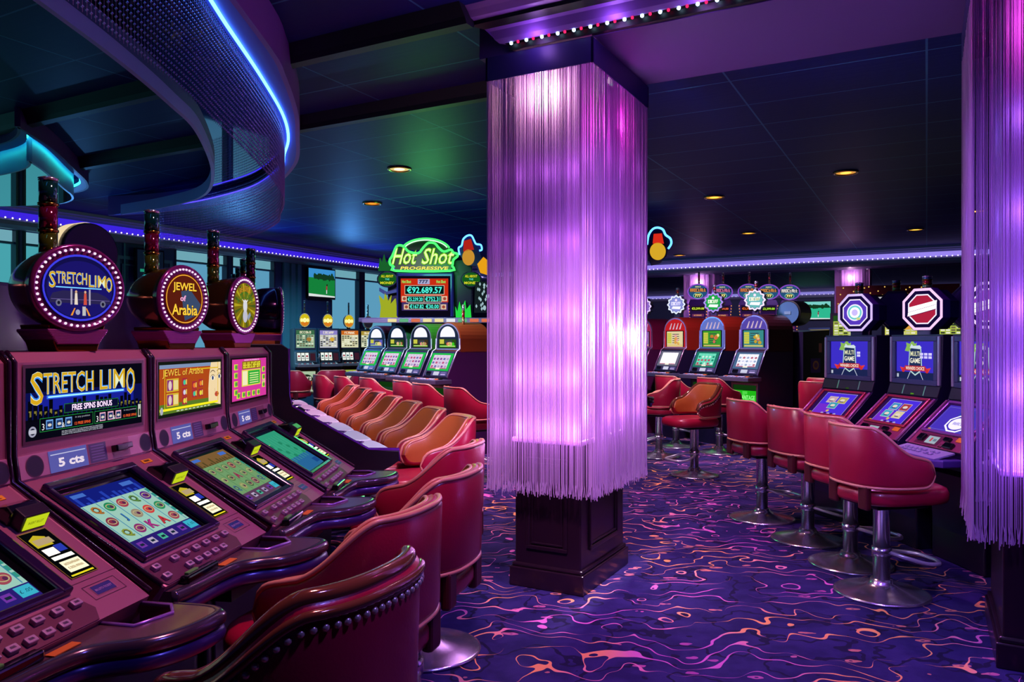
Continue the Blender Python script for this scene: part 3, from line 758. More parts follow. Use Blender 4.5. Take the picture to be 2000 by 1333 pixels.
# ------------------------------------------------------------------ slant-top machines (left island); local front is -y
DS, DE = (0.0125, 1.043), (0.406, 0.80)
DL_ = math.hypot(DE[0]-DS[0], DE[1]-DS[1])
DECK = pm(DE[0], DE[1], DS[0], DS[1])               # deck artwork: y = DL_-d
def dk(d): return DL_-d
GREYTXT = E('#b8b8c8', 0.9)
def neon_word(b, t, x, y, wd, ht, h, rot=0.0):
    b.text(t, x, y, wd, ht, h, E('#2f7de0', 1.2), 0.035, rot); b.text(t, x, y, wd, ht, h+0.0004, E('#e8f0c8', 1.0), 0.014, rot)
    b.text(t, x, y, wd, ht*0.97, h+0.0008, E('#d8a81c', 1.0), 0.0, rot)
def art_limo(b):                                    # 0.485 x 0.19
    b.rect(-0.243, 0, 0.243, 0.19, 0.001, E('#070714', 1.0))
    b.rect(-0.243, 0.055, 0.243, 0.125, 0.0012, E('#0c0f4e', 1.0)); b.rect(-0.2, 0.075, 0.2, 0.115, 0.0014, E('#1a22a0', 0.9))
    rnd = random.Random(2)
    for k in range(26):
        x = -0.235+0.0185*k; hh = rnd.uniform(0.012, 0.045); b.rect(x, 0.05, x+0.014, 0.06+hh, 0.0016, E('#05060f', 1.0))
        for q in range(3): b.rect(x+0.003+0.003*q, 0.062+hh*0.3*rnd.random(), x+0.0045+0.003*q, 0.065+hh*0.3, 0.0018, E('#c8b850', 0.7))
    neon_word(b, 'S', -0.205, 0.135, 0.045, 0.088, 0.002); neon_word(b, 'TRETCH', -0.084, 0.146, 0.196, 0.058, 0.002)
    neon_word(b, 'LIM', 0.098, 0.146, 0.115, 0.058, 0.002); neon_word(b, 'O', 0.184, 0.136, 0.044, 0.082, 0.002)
    b.rect(-0.165, 0.108, 0.15, 0.112, 0.0022, E('#8fd0ff', 1.6)); b.rect(-0.17, 0.105, 0.155, 0.115, 0.002, E('#2a5fd8', 1.2))
    b.rect(-0.105, 0.062, 0.125, 0.088, 0.0022, E('#1f6a38', 1.0)); b.rect(-0.103, 0.064, 0.123, 0.086, 0.0024, E('#0b0d30', 1.0))
    b.text('FREE SPINS BONUS', 0.01, 0.0755, 0.17, 0.017, 0.0028, E('#f0d0f4', 1.5), 0.02)
    for x0, x1, c in ((-0.195, 0.012, '#6aa0e0'), (0.018, 0.215, '#e0a8c0')):
        b.frame(x0, 0.02, x1, 0.056, 0.0016, 0.0022, E('#1f8a3c', 1.0))
        b.text('3', x0+0.012, 0.033, None, 0.017, 0.0024, E('#f0f0f0', 1.0))
        for k in range(3):
            q = x0+0.022+0.036*k; b.rect(q, 0.025, q+0.026, 0.05, 0.0024, E(c, 1.0)); b.rect(q+0.003, 0.028, q+0.023, 0.046, 0.0026, E('#20386a', 1.0)); b.disc(q+0.013, 0.036, 0.007, 0.0028, E('#d8d0c0', 1.0), 0.004)
        b.text('&', x0+0.086, 0.031, None, 0.013, 0.0026, E('#f0f0f0', 1.0))
        b.text('in any position', x0+0.163, 0.047, 0.06, 0.006, 0.0026, GREYTXT); b.text('12 FREE SPINS', x0+0.163, 0.030, 0.065, 0.008, 0.0026, E('#e85a28', 1.1), 0.02)
    for k in range(3): b.marks(-0.03, 0.014-0.0045*k, 0.17, 0.003, 0.0024, GREYTXT, 30, k)
    b.disc(-0.22, 0.024, 0.014, 0.0022, E('#a8a8c0', 0.9)); b.disc(-0.22, 0.024, 0.009, 0.0024, E('#22243a', 0.9)); b.rect(-0.232, 0.019, -0.208, 0.029, 0.0026, E('#c8c8d8', 0.9))
    b.rect(0.222, 0.02, 0.236, 0.06, 0.0022, E('#d0d0c8', 0.9)); b.rect(0.225, 0.024, 0.233, 0.045, 0.0024, E('#203020', 1.0))
def art_jewel(b):
    b.rect(-0.243, 0, 0.243, 0.19, 0.001, E('#141a14', 1.0)); b.rect(-0.235, 0.012, 0.235, 0.178, 0.0012, E('#b0481a', 1.0, True))
    b.rect(-0.235, 0.012, 0.235, 0.045, 0.0014, E('#5a7a28', 1.0)); b.rect(-0.235, 0.165, 0.235, 0.178, 0.0014, E('#7f93b8', 1.0))
    # pale face of a veiled woman at the right
    b.poly([(0.13, 0.03), (0.235, 0.012), (0.235, 0.178), (0.15, 0.178), (0.135, 0.13), (0.128, 0.08)], 0.0016, E('#f2d8a8', 1.0))
    for x, y in ((0.165, 0.118), (0.222, 0.122)):
        b.disc(x, y, 0.016, 0.0018, E('#fff4e0', 1.0), 0.009); b.disc(x, y, 0.008, 0.0020, E('#2c3f70', 1.0), 0.008)
        b.ring(x, y, 0.020, 0.013, 0.002, 0.0020, E('#3a2418', 1.0), 20, 0.3, 2.9); b.ring(x, y+0.012, 0.024, 0.018, 0.003, 0.0020, E('#4a2a18', 1.0), 20, 0.5, 2.6)
    b.ring(0.198, 0.085, 0.018, 0.03, 0.002, 0.002, E('#c89868', 1.0), 16, 3.4, 5.2)
    b.disc(0.2, 0.055, 0.018, 0.002, E('#c8503a', 1.0), 0.010); b.rect(0.184, 0.0545, 0.216, 0.056, 0.0022, E('#7a2018', 1.0))
    b.rect(0.208, 0.03, 0.212, 0.178, 0.0021, E('#e8c020', 1.0)); b.rect(-0.235, 0.022, 0.21, 0.030, 0.0021, E('#f0e020', 1.2)); b.rect(-0.02, 0.155, 0.21, 0.159, 0.0021, E('#e8c020', 1.0))
    b.rect(-0.203, 0.025, -0.199, 0.16, 0.0021, E('#e8c020', 1.0))
    b.text('JEWEL of Arabia', -0.065, 0.146, 0.30, 0.030, 0.0024, E('#3a1408', 1.0), 0.02); b.text('JEWEL of Arabia', -0.067, 0.147, 0.30, 0.030, 0.0028, E('#f0c048', 1.2), 0.0)
    rnd = random.Random(4)
    for x0, y0 in ((-0.19, 0.085), (-0.19, 0.035)):
        b.rect(x0, y0, x0+0.085, y0+0.045, 0.0022, E('#d8b430', 1.0)); b.rect(x0+0.004, y0+0.004, x0+0.045, y0+0.041, 0.0024, E('#8a2f78', 1.0)); b.rect(x0+0.050, y0+0.006, x0+0.081, y0+0.039, 0.0024, E('#e8d890', 1.0))
        b.disc(x0+0.024, y0+0.022, 0.012, 0.0026, E('#e0c8c0', 1.0), 0.016)
    for x, y in ((-0.075, 0.10), (-0.075, 0.065), (-0.075, 0.035), (0.0, 0.085), (0.05, 0.09), (0.0, 0.055), (0.05, 0.055)):
        b.rect(x-0.004, y, x+0.032, y+0.028, 0.0022, E('#a8283a', 1.0)); b.disc(x+0.012, y+0.013, 0.009, 0.0024, E(rnd.choice(['#e8d840', '#40c8a0', '#d0d0e8', '#f08030']), 1.0)); b.rect(x+0.022, y+0.005, x+0.030, y+0.023, 0.0024, E('#e8d060', 1.0))
    for k in range(9): b.rect(-0.12+0.03*k, 0.015, -0.10+0.03*k, 0.019, 0.0022, E('#d0d8c0', 0.9))
    b.disc(-0.222, 0.024, 0.010, 0.0022, E('#b0b0c0', 1.0), 0.013)
def art_pink(b):
    b.rect(-0.243, 0, 0.243, 0.19, 0.001, E('#1a0a14', 1.0)); b.rect(-0.225, 0.01, 0.225, 0.182, 0.0012, E('#d83aa0', 1.0, True))
    b.rect(-0.105, 0.138, 0.145, 0.172, 0.0015, E('#8a6a10', 1.0)); b.marks(0.02, 0.155, 0.23, 0.026, 0.0018, E('#e8e040', 1.1), 9, 3); b.marks(0.02, 0.177, 0.2, 0.005, 0.0018, E('#f0d0f0', 1.0), 16, 4); b.marks(0.185, 0.075, 0.05, 0.02, 0.0016, E('#f0e0a0', 1.0), 4, 6)
    b.rect(-0.11, 0.065, 0.14, 0.135, 0.0016, E('#e8d850', 1.0)); b.rect(-0.03, 0.07, 0.13, 0.13, 0.0018, E('#2fae3c', 1.0)); b.rect(-0.1, 0.07, -0.04, 0.13, 0.0018, E('#f4ecc0', 1.0))
    for k in range(5): b.rect(-0.01, 0.076+0.01*k, 0.11, 0.080+0.01*k, 0.0020, E('#e8f0a0', 1.0))
    for x, y in [(-0.18, 0.045+0.035*k) for k in range(4)]+[(-0.15+0.065*k, 0.03) for k in range(5)]+[(0.185, 0.06+0.035*k) for k in range(3)]:
        b.rect(x-0.022, y-0.012, x+0.022, y+0.012, 0.0016, E('#d8e838', 1.0)); b.disc(x, y, 0.011, 0.0018, E('#38a040', 1.0), 0.010); b.rect(x+0.012, y-0.009, x+0.02, y+0.009, 0.0018, E('#b02858', 1.0))
def art_dark(b):
    b.rect(-0.243, 0, 0.243, 0.19, 0.001, E('#12102a', 1.0)); b.frame(-0.23, 0.012, 0.23, 0.178, 0.004, 0.0014, E('#5a4ab0', 0.8)); b.disc(0, 0.095, 0.12, 0.0014, E('#332a78', 0.9), 0.06)
def letter_symbol(b, ch, x, y, s, h, c):
    b.text(ch, x, y, None, s, h, E('#302038', 0.9), 0.06); b.text(ch, x, y, None, s, h+0.0004, E(c, 0.95), 0.02)
def reels(bg, line, head, foot, tone, syms):
    def draw(b):                                     # x -0.222..0.062, d 0.082..0.34
        x0, x1, d0, d1 = -0.224, 0.062, 0.085, 0.345
        b.rect(x0, dk(d1), x1, dk(d0), 0.003, E(bg, 1.0, True)); b.rect(x0, dk(d0+0.055), x1, dk(d0), 0.0034, E(head, 1.0)); b.rect(x0, dk(d1), x1, dk(d1-0.045), 0.0034, E(foot, 1.0))
        rnd = random.Random(8)
        for k in range(14): b.rect(x0+0.02*k, dk(d0+0.055), x0+0.02*k+0.012, dk(d0+0.05-rnd.uniform(0.0, 0.03)), 0.0036, E('#2f4fd8' if tone else '#6a5a30', 0.6))
        b.rect(x0+0.02, dk(d0+0.022), x0+0.07, dk(d0+0.008), 0.004, E('#4a78d8', 0.8)); b.rect(x1-0.07, dk(d0+0.026), x1-0.02, dk(d0+0.010), 0.004, E('#4a78d8', 0.8))
        for k in range(6): b.rect(x0+0.012+0.052*k, dk(d1-0.047), x0+0.015+0.052*k, dk(d0+0.057), 0.0038, E(line, 0.9))
        for i in range(5):
            for j in range(3):
                x = x0+0.040+0.052*i; d = d0+0.083+0.051*j; s = syms[(i*3+j) % len(syms)]
                if len(s[0]) == 1: letter_symbol(b, s[0], x, dk(d), 0.034, 0.004, s[1])
                else:
                    b.disc(x, dk(d), 0.021, 0.004, E(s[1], 0.95), 0.017, 20, 0.5); b.ring(x, dk(d), 0.015, 0.011, 0.003, 0.0044, E('#d8c890', 0.7), 20); b.disc(x+0.004, dk(d)-0.002, 0.006, 0.0046, E('#5a2a50', 0.9))
        for k in range(6): b.rect(x1-0.012, dk(d0+0.075+0.024*k), x1-0.002, dk(d0+0.058+0.024*k), 0.0042, E('#38a090', 0.8)); 
        for k, c in enumerate(('#7a3ab0', '#c8b8d8', '#50c0a0', '#b8a0d0', '#7a3ab0')):
            b.rect(x0+0.02+0.046*k, dk(d1-0.012), x0+0.045+0.046*k, dk(d1-0.034), 0.004, E(c, 0.8)); b.rect(x0+0.025+0.046*k, dk(d1-0.018), x0+0.04+0.046*k, dk(d1-0.026), 0.0044, E('#16283a', 0.9))
        b.rect(x1-0.045, dk(d1-0.008), x1-0.004, dk(d1-0.040), 0.0046, E('#3ab0c8', 1.0)); b.text('£ .05', x1-0.025, dk(d1-0.024), 0.03, 0.010, 0.005, E('#10304a', 1.0))
    return draw
LOW1 = reels('#9ac8b8', '#3a86b0', '#121c78', '#2a1c70', True, [('Q', '#b8702a'), ('oo', '#8a2f4a'), ('Q', '#8a9838'), ('oo', '#1f8a5a'), ('J', '#2a70b8'), ('oo', '#8a2f70'), ('oo', '#a83a50'), ('oo', '#9a8a78'), ('K', '#b03088'), ('Q', '#5a8a40'), ('oo', '#d04040'), ('A', '#c8303a'), ('oo', '#5a2a8a'), ('oo', '#2a9060'), ('oo', '#a04858')])
LOW2 = reels('#6f9a68', '#4a7a50', '#7a5a34', '#5a3a58', False, [('oo', '#6a8a58'), ('oo', '#7a9a60'), ('Q', '#4a7a8a'), ('oo', '#6a8a58'), ('oo', '#5a7a48'), ('oo', '#8a9a60'), ('oo', '#6a8a58'), ('A', '#a03858'), ('oo', '#506a48'), ('oo', '#8a4a48'), ('oo', '#6a8a58'), ('oo', '#7a4a58')])
def LOW3(b):
    x0, x1, d0, d1 = -0.224, 0.062, 0.085, 0.345
    b.rect(x0, dk(d1), x1, dk(d0), 0.003, E('#2f9a78', 1.0, True)); b.rect(x0, dk(d1), x1, dk(d1-0.09), 0.0034, E('#2a6aa0', 0.9))
    for k in range(7): b.rect(x0+0.02+0.036*k, dk(0.28), x0+0.026+0.036*k, dk(0.11), 0.0036, E('#4ab890', 0.8))
    for k in range(8): b.disc(x0+0.04+0.03*k, dk(0.16+0.03*(k % 4)), 0.016, 0.0038, E('#248a66', 0.9), 0.011)
    b.rect(x0+0.02, dk(0.15), x0+0.05, dk(0.147), 0.004, E('#a8e860', 1.0)); b.rect(x1-0.07, dk(0.33), x1-0.01, dk(0.30), 0.004, E('#1a4a8a', 1.0))
def sign_limo(b):
    b.disc(0, 0, 0.13, 0.001, E('#120f4a', 1.0), 0.098, 48); b.ring(0, 0, 0.128, 0.098, 0.006, 0.0014, E('#3a3ad8', 1.2)); b.disc(0, -0.005, 0.115, 0.0012, E('#1a1468', 1.0), 0.084, 40)
    neon_word(b, 'S', -0.096, 0.020, 0.022, 0.048, 0.002); neon_word(b, 'TRETCH', -0.030, 0.027, 0.106, 0.036, 0.002); neon_word(b, 'LIM', 0.060, 0.022, 0.062, 0.036, 0.002); neon_word(b, 'O', 0.103, 0.014, 0.024, 0.046, 0.002)
    b.rect(-0.085, -0.002, 0.075, 0.001, 0.0026, E('#6ab8ff', 1.6))
    b.poly([(-0.105, -0.035), (-0.095, -0.018), (-0.06, -0.010), (0.06, -0.012), (0.09, -0.022), (0.11, -0.036), (0.11, -0.046), (-0.105, -0.046)], 0.0022, E('#2a2450', 1.0)); b.rect(-0.10, -0.036, 0.105, -0.0345, 0.0024, E('#6a5a98', 1.0))
    for x in (-0.075, 0.08): b.disc(x, -0.046, 0.010, 0.0026, E('#6f6f88', 1.0)); b.disc(x, -0.046, 0.005, 0.0028, E('#18182a', 1.0))
    for x, c in ((-0.016, '#e8d8c8'), (0.016, '#d05040')): b.disc(x, -0.012, 0.004, 0.003, E('#d8a888', 1.0)); b.poly([(x-0.006, -0.05), (x+0.006, -0.05), (x+0.004, -0.016), (x-0.004, -0.016)], 0.003, E(c, 1.0))
    for x in (-0.032, 0.032): b.rect(x-0.003, -0.05, x+0.003, -0.004, 0.0028, E('#a8a0b8', 1.0))
    b.poly([(-0.035, -0.082), (-0.028, -0.082), (-0.018, -0.06), (-0.022, -0.06)], 0.0028, E('#e08a28', 1.2)); b.poly([(0.035, -0.082), (0.028, -0.082), (0.018, -0.06), (0.022, -0.06)], 0.0028, E('#e08a28', 1.2))
    b.rect(0.006, -0.082, 0.018, -0.055, 0.003, E('#c8c8c8', 0.9)); b.disc(-0.010, -0.072, 0.008, 0.003, E('#a8a8c8', 0.9))
def sign_jewel(b):
    b.disc(0, 0, 0.105, 0.001, E('#5a1c10', 1.0), 0.105, 48); b.ring(0, 0, 0.100, 0.100, 0.004, 0.0014, E('#e8a030', 1.2)); b.poly([(0.0, -0.09), (0.07, -0.065), (0.09, -0.02), (0.03, 0.04), (-0.02, 0.03)], 0.0014, E('#3a4a6a', 1.0))
    for t, y, w_, h_ in (('JEWEL', 0.045, 0.13, 0.042), ('Arabia', -0.045, 0.14, 0.045)):
        b.text(t, 0.002, y-0.002, w_, h_, 0.002, E('#240806', 1.0), 0.04); b.text(t, 0, y, w_, h_, 0.0024, E('#f0c038', 1.2), 0.02)
    b.text('of', -0.01, 0.002, 0.032, 0.024, 0.0024, E('#e8a0c8', 1.2), 0.03)
def sign_sun(b):
    b.disc(0, 0, 0.105, 0.001, E('#7a6a14', 1.0), 0.105, 48)
    for k in range(18):
        a = 2*pi*k/18; b.poly([(0.02*cos(a), 0.02*sin(a)), (0.103*cos(a-0.08), 0.103*sin(a-0.08)), (0.103*cos(a+0.08), 0.103*sin(a+0.08))], 0.0014, E('#b0a020' if k % 2 else '#4a5a1c', 1.0))
    b.marks(0, 0.080, 0.11, 0.026, 0.002, E('#c88a28', 1.0), 7, 2, 0.02); b.marks(0, 0.048, 0.15, 0.030, 0.002, E('#3f7a28', 1.0), 7, 5, 0.03)
    b.disc(0, -0.002, 0.020, 0.002, E('#d8d8e0', 1.0), 0.03); b.disc(0, -0.05, 0.022, 0.002, E('#c0c0d0', 1.0), 0.03); b.poly([(-0.03, 0.03), (-0.012, 0.012), (-0.008, 0.02)], 0.0022, E('#f0f0f0', 1.0)); b.poly([(0.03, 0.03), (0.012, 0.012), (0.008, 0.02)], 0.0022, E('#f0f0f0', 1.0))
    b.poly([(0.03, -0.07), (0.055, -0.045), (0.045, -0.03), (0.02, -0.05)], 0.0022, E('#909ab0', 1.0))
def stack(parent, x, y, z, r, h, cols, name='light_tower', em=0.0, rot=None):
    """stacked candle light"""
    b = MB(); n = len(cols); hh = h/n
    for k, c in enumerate(cols):
        z0 = z+h-(k+1)*hh; b.lathe([(r, z0+0.004), (r, z0+hh-0.002)], 24, E(c, em) if em else P(c, 0.08, 0.75, 0.8), True, (x, y, 0))
        b.lathe([(r*0.9, z0-0.002), (r*1.12, z0-0.001), (r*1.12, z0+0.006), (r*0.9, z0+0.007)], 24, GOLD, True, (x, y, 0))
    b.lathe([(r*1.08, z+h-0.006), (r*1.08, z+h+0.002), (r*0.6, z+h+0.006), (0, z+h+0.006)], 24, CHROME, True, (x, y, 0))
    return b.build(name, parent)
TOWER = ('#16605c', '#8a1450', '#5f7a22')
def round_topper(t, sign, rx, ry, zc, turn, fwd=0.0, shell=BRONZE):
    top = MB(); N = 36; prof = ((0.0, 1.0), (0.03, 1.02), (0.09, 0.98), (0.15, 0.86), (0.20, 0.62), (0.235, 0.30), (0.245, 0.0))
    vs = []; fs = []
    for d, k in prof[:-1]:
        for i in range(N):
            a = 2*pi*i/N; vs.append((rx*k*cos(a), d, ry*k*sin(a)))
    for j in range(len(prof)-2):
        for i in range(N): fs.append((j*N+i, (j+1)*N+i, (j+1)*N+(i+1) % N, j*N+(i+1) % N))
    vs.append((0, 0.245, 0)); e = len(vs)-1; o0 = (len(prof)-2)*N
    for i in range(N): fs.append((o0+(i+1) % N, o0+i, e))
    fs.append(tuple(reversed(range(N)))); top.add(vs, [tuple(reversed(f)) for f in fs], shell, True)
    head = top.build('sign_drum', t, (0, -fwd, zc), (0, 0, R(turn)))
    b = MB(); b.M = pm(0.004, 0, 0.004, 1); b.tube([(rx*cos(2*pi*k/48), ry*sin(2*pi*k/48), 0.0) for k in range(48)], 0.009, P('#8a2a80', 0.15, 0.6, 0.5), 8, True)
    b.ring(0, 0, rx, ry, 0.026, 0.003, P('#7a2470', 0.25, 0.5)); n = 44
    for k in range(n):
        a = 2*pi*(k+0.5)/n; b.ball(((rx-0.008)*cos(a), (ry-0.008)*sin(a), 0.008), 0.0042, E('#ffe0ff', 1.15), 6, 4)
    b.build('bulb_ring', head)
    b = MB(); b.M = pm(0.010, 0, 0.010, 1); b.M = b.M @ Matrix.Diagonal(((rx-0.022)/(0.13 if sign is sign_limo else 0.105), (ry-0.022)/(0.098 if sign is sign_limo else 0.105), 1, 1)); sign(b); b.build('sign_face', head)
    b = MB()
    for k in range(9):
        z0 = -ry-0.005-(zc-ry-0.03-1.37)*(k/8.0); w_ = 0.062+0.026*(1-k/8.0); b.box((0, 0.075, z0), (w_*2, 0.16, 0.009), P('#a04a98', 0.25, 0.6), 0.003)
    zt, zb = -ry+0.012, 1.37-zc
    b.prism([(-0.083, 0.15, zt), (0.083, 0.15, zt), (0.058, 0.15, zb), (-0.058, 0.15, zb)], (0, -0.15, 0), P('#7a4a20', 0.2, 0.9), 0.004); b.build('neck', head)
    stack(head, 0.0, 0.15, ry*0.80, 0.025, 0.235, TOWER)
    return head
LIP = [(-0.270, 0.384), (-0.270, 0.418), (-0.20, 0.428), (-0.09, 0.436), (-0.01, 0.452), (0.035, 0.49), (0.07, 0.545), (0.12, 0.580), (0.18, 0.598), (0.235, 0.602), (0.258, 0.590), (0.270, 0.555), (0.270, 0.47), (0.270, 0.384)]
def slant_machine(label, c, n, top, low, topper=None, group=None, body=PLUM, bodyl=PLUMLIGHT, lipm=None, straight=False, lcd='#5a5aa8'):
    t = thing('slot_machine', label, 'slot machine', (c[0], c[1], 0), face_yaw(n[0], n[1]), group)
    b = MB(); b.side([(-0.33, 0.70), (0.34, 0.70), (0.385, 0.765), (0.406, 0.80), (0.0125, 1.043), (0.0, 1.112), (0.0, 1.345), (-0.025, 1.37), (-0.33, 1.37)], -0.274, 0.274, body, 0.006); b.build('cabinet', t)
    b = MB(); b.box((0, 0.075, 0.352), (0.54, 0.51, 0.704), P('#0c0a18', 0.35), 0.01); b.box((0, -0.183, 0.33), (0.46, 0.012, 0.5), P('#1a1238', 0.35, 0.3), 0.004)
    b.build('lower_cabinet', t)
    for s_ in (-1, 1):
        b = MB(); b.tube([(s_*0.281, -p[0], p[1]+0.002) for p in ((0.40, 0.805), (0.0155, 1.045), (0.004, 1.112), (0.004, 1.345), (-0.02, 1.371))], 0.0065, TRIM, 6); b.build('edge_trim', t)
    b = MB(); b.M = pm(0.001, 1.141, 0.001, 1.4); top(b); b.frame(-0.252, -0.008, 0.252, 0.198, 0.009, 0.0015, PLUMDARK); b.build('top_screen', t)
    # speaker strip
    b = MB(); b.M = pm(0.0125, 1.043, 0.0, 1.112); b.box((0, 0.035, 0.002), (0.55, 0.062, 0.006), bodyl, 0.002)
    b.rect(-0.02, 0.006, 0.16, 0.064, 0.006, PLUM); b.rect(-0.016, 0.008, 0.058, 0.062, 0.0065, P('#3a2a70', 0.4))
    for k in range(6): b.rect(-0.008, 0.014+0.008*k, 0.048, 0.0165+0.008*k, 0.007, P('#7a6ab0', 0.5))
    ss = b.build('speaker_strip', t)
    for x in (-0.222, 0.248):
        b = MB(); b.M = pm(0.0125, 1.043, 0.0, 1.112); b.disc(x, 0.034, 0.029, 0.0056, P('#1c1040', 0.6), 0.027); b.ring(x, 0.034, 0.031, 0.029, 0.003, 0.0058, PLUMDARK); b.build('speaker', t)
    b = MB(); b.M = pm(0.0125, 1.043, 0.0, 1.112); b.rect(-0.172, 0.006, -0.024, 0.064, 0.0062, E(lcd, 0.95)); b.rect(-0.165, 0.052, -0.03, 0.0545, 0.0066, E('#c8c8e8', 0.9))
    b.text('5 cts', -0.09, 0.03, 0.10, 0.024, 0.0068, E('#e8d8e8', 1.0), 0.04); b.build('denomination_display', t)
    b = MB(); b.M = pm(0.0125, 1.043, 0.0, 1.112); b.box((0.105, 0.036, 0.016), (0.05, 0.020, 0.022), GLOSSBLACK, 0.003); b.box((0.148, 0.038, 0.013), (0.03, 0.018, 0.016), GLOSSBLACK, 0.003); b.rect(0.06, 0.007, 0.165, 0.064, 0.0062, PLUM); b.build('card_reader', t)
    # deck: play screen with raised frame
    b = MB(); b.M = DECK; low(b); b.rect(-0.24, dk(0.362), 0.105, dk(0.05), 0.0015, GLOSSBLACK); ps = b.build('play_screen', t)
    b = MB(); b.M = DECK; x0, x1, y0, y1 = -0.250, 0.115, dk(0.372), dk(0.040)
    for a, c_ in ((((x0+x1)/2, y0+0.010, 0.008), (x1-x0, 0.022, 0.018)), (((x0+x1)/2, y1-0.010, 0.010), (x1-x0, 0.024, 0.022)), ((x0+0.008, (y0+y1)/2, 0.008), (0.018, y1-y0, 0.018)), ((x1-0.014, (y0+y1)/2, 0.009), (0.032, y1-y0, 0.02))):
        b.box(a, c_, P('#30184a', 0.16, 0.3, 0.6), 0.006, 3)
    b.build('screen_frame', ps)
    # bill acceptor with green display
    b = MB(); b.M = DECK; y = dk(0.10); b.prism([(0.155, y+0.03, 0.0), (0.155, y-0.03, 0.0), (0.155, y-0.026, 0.034), (0.155, y-0.005, 0.040), (0.155, y+0.03, 0.012)], (0.085, 0, 0), GLOSSBLACK, 0.004)
    b.prism([(0.163, y-0.018, 0.0), (0.163, y-0.058, 0.0), (0.163, y-0.054, 0.042), (0.163, y-0.02, 0.044)], (0.078, 0, 0), P('#241230', 0.3), 0.003); ba = b.build('bill_acceptor', t)
    b = MB(); b.M = DECK @ Matrix.Translation((0.202, y-0.0575, 0.021)) @ Matrix.Rotation(R(84), 4, 'X'); b.rect(-0.033, -0.017, 0.033, 0.017, 0.0, E('#b8c81c', 1.15, True)); b.text('INSERT BILLET', 0, 0, 0.044, 0.007, 0.0006, E('#3a4408', 1.0)); b.build('display', ba)
    # pay card strip
    b = MB(); b.M = DECK; b.rect(0.152, dk(0.335), 0.230, dk(0.168), 0.0016, E('#06080a', 1.0)); b.frame(0.150, dk(0.337), 0.232, dk(0.166), 0.002, 0.0022, P('#8a8a20', 0.4))
    b.poly([(0.160, dk(0.222)), (0.206, dk(0.222)), (0.206, dk(0.192)), (0.183, dk(0.180)), (0.160, dk(0.192))], 0.0022, E('#c8b428', 1.0)); b.rect(0.166, dk(0.216), 0.214, dk(0.196), 0.0026, E('#b8a078', 1.0))
    b.rect(0.162, dk(0.254), 0.196, dk(0.230), 0.0022, E('#fff0e8', 1.3)); b.rect(0.198, dk(0.25), 0.222, dk(0.226), 0.0022, E('#2a3ab0', 1.0)); b.rect(0.162, dk(0.272), 0.222, dk(0.260), 0.0022, E('#f8f4e8', 1.3)); b.rect(0.166, dk(0.318), 0.222, dk(0.280), 0.0022, E('#f4ecc8', 1.2)); b.rect(0.158, dk(0.331), 0.224, dk(0.326), 0.0022, E('#d8c820', 1.2))
    for k in range(2): b.marks(0.194, dk(0.291+0.014*k), 0.045, 0.007, 0.0026, E('#a07838', 1.0), 8, k)
    b.build('pay_display', t)
    b = MB(); b.M = DECK; b.box((0.205, dk(0.036), 0.0012), (0.045, 0.016, 0.0024), P('#f0a818', 0.5)); b.marks(0.205, dk(0.036), 0.03, 0.008, 0.0032, P('#4a2808', 0.6), 4); b.build('price_tag', t)
    b = MB(); b.M = DECK; b.rect(0.125, dk(0.352), 0.275, dk(0.3505), 0.0008, PLUMDARK); b.frame(0.148, dk(0.413), 0.246, dk(0.368), 0.0012, 0.001, PLUMDARK); b.rect(0.165, dk(0.402), 0.224, dk(0.376), 0.0012, P('#2c2a80', 0.4)); b.frame(0.163, dk(0.404), 0.226, dk(0.374), 0.001, 0.0014, bodyl); b.text('BILLETS-TICKET', 0.1945, dk(0.389), 0.05, 0.006, 0.0016, P('#c89ad8', 0.5)); b.build('ticket_plate', t)
    # buttons
    b = MB(); b.M = DECK; b.prism([(-0.275, dk(0.385), 0), (0.112, dk(0.385), 0), (0.128, dk(0.43), 0), (0.108, dk(0.4615), 0), (-0.262, dk(0.4615), 0), (-0.285, dk(0.43), 0)], (0, 0, 0.003), P('#6a2f52', 0.4, 0.3), 0.0012); bp = b.build('button_panel', t)
    pos = [(-0.245, 0.404), (-0.247, 0.440)]+[(-0.163+0.051*k, 0.404) for k in range(6)]+[(-0.146+0.043*k, 0.441) for k in range(5)]
    b0 = MB(); b0.box((0, 0, 0.006), (0.026, 0.017, 0.012), P('#b088b0', 0.4, 0.1), 0.0025); b0.marks(0, 0, 0.014, 0.006, 0.0126, P('#4a2858', 0.5), 3); first = None
    for x, d in pos:
        if first is None: first = o = b0.build('button', bp)
        else: o = first.copy(); COL.objects.link(o); o.parent = bp
        o.matrix_local = DECK @ Matrix.Translation((x, dk(d), 0.002))
    # arm rest lip with ticket hopper
    edge = [(p.x, p.y) for p in bez([(x, s_, 0) for x, s_ in (LIP[1:-1] if not straight else [(-0.25, 0.44), (-0.25, 0.55), (-0.225, 0.578), (0.0, 0.585), (0.225, 0.578), (0.25, 0.55), (0.25, 0.48)])], 5)]
    if straight: tp0 = 0.5
    pock = [(0.250, 0.395), (0.250, 0.478), (0.205, 0.512), (0.118, 0.482), (0.118, 0.395)]
    out = [LIP[0]]+edge+[(0.270, 0.384)]+pock
    lm = lipm or P('#7a5462', 0.25, 0.5, 0.3)
    b = MB(); b.prism([(x, -s_, 0.735) for x, s_ in out], (0, 0, 0.052), lm); 
    tp = [Vector((x, -s_, 0.7705)) for x, s_ in edge]; b.tube(tp, 0.0185, lipm or P('#4a3a50', 0.2, 0.5, 0.4), 12); b.tube([p+Vector((0, 0.004, -0.034)) for p in tp], 0.021, P('#34206a', 0.3, 0.3, 0.3), 10)
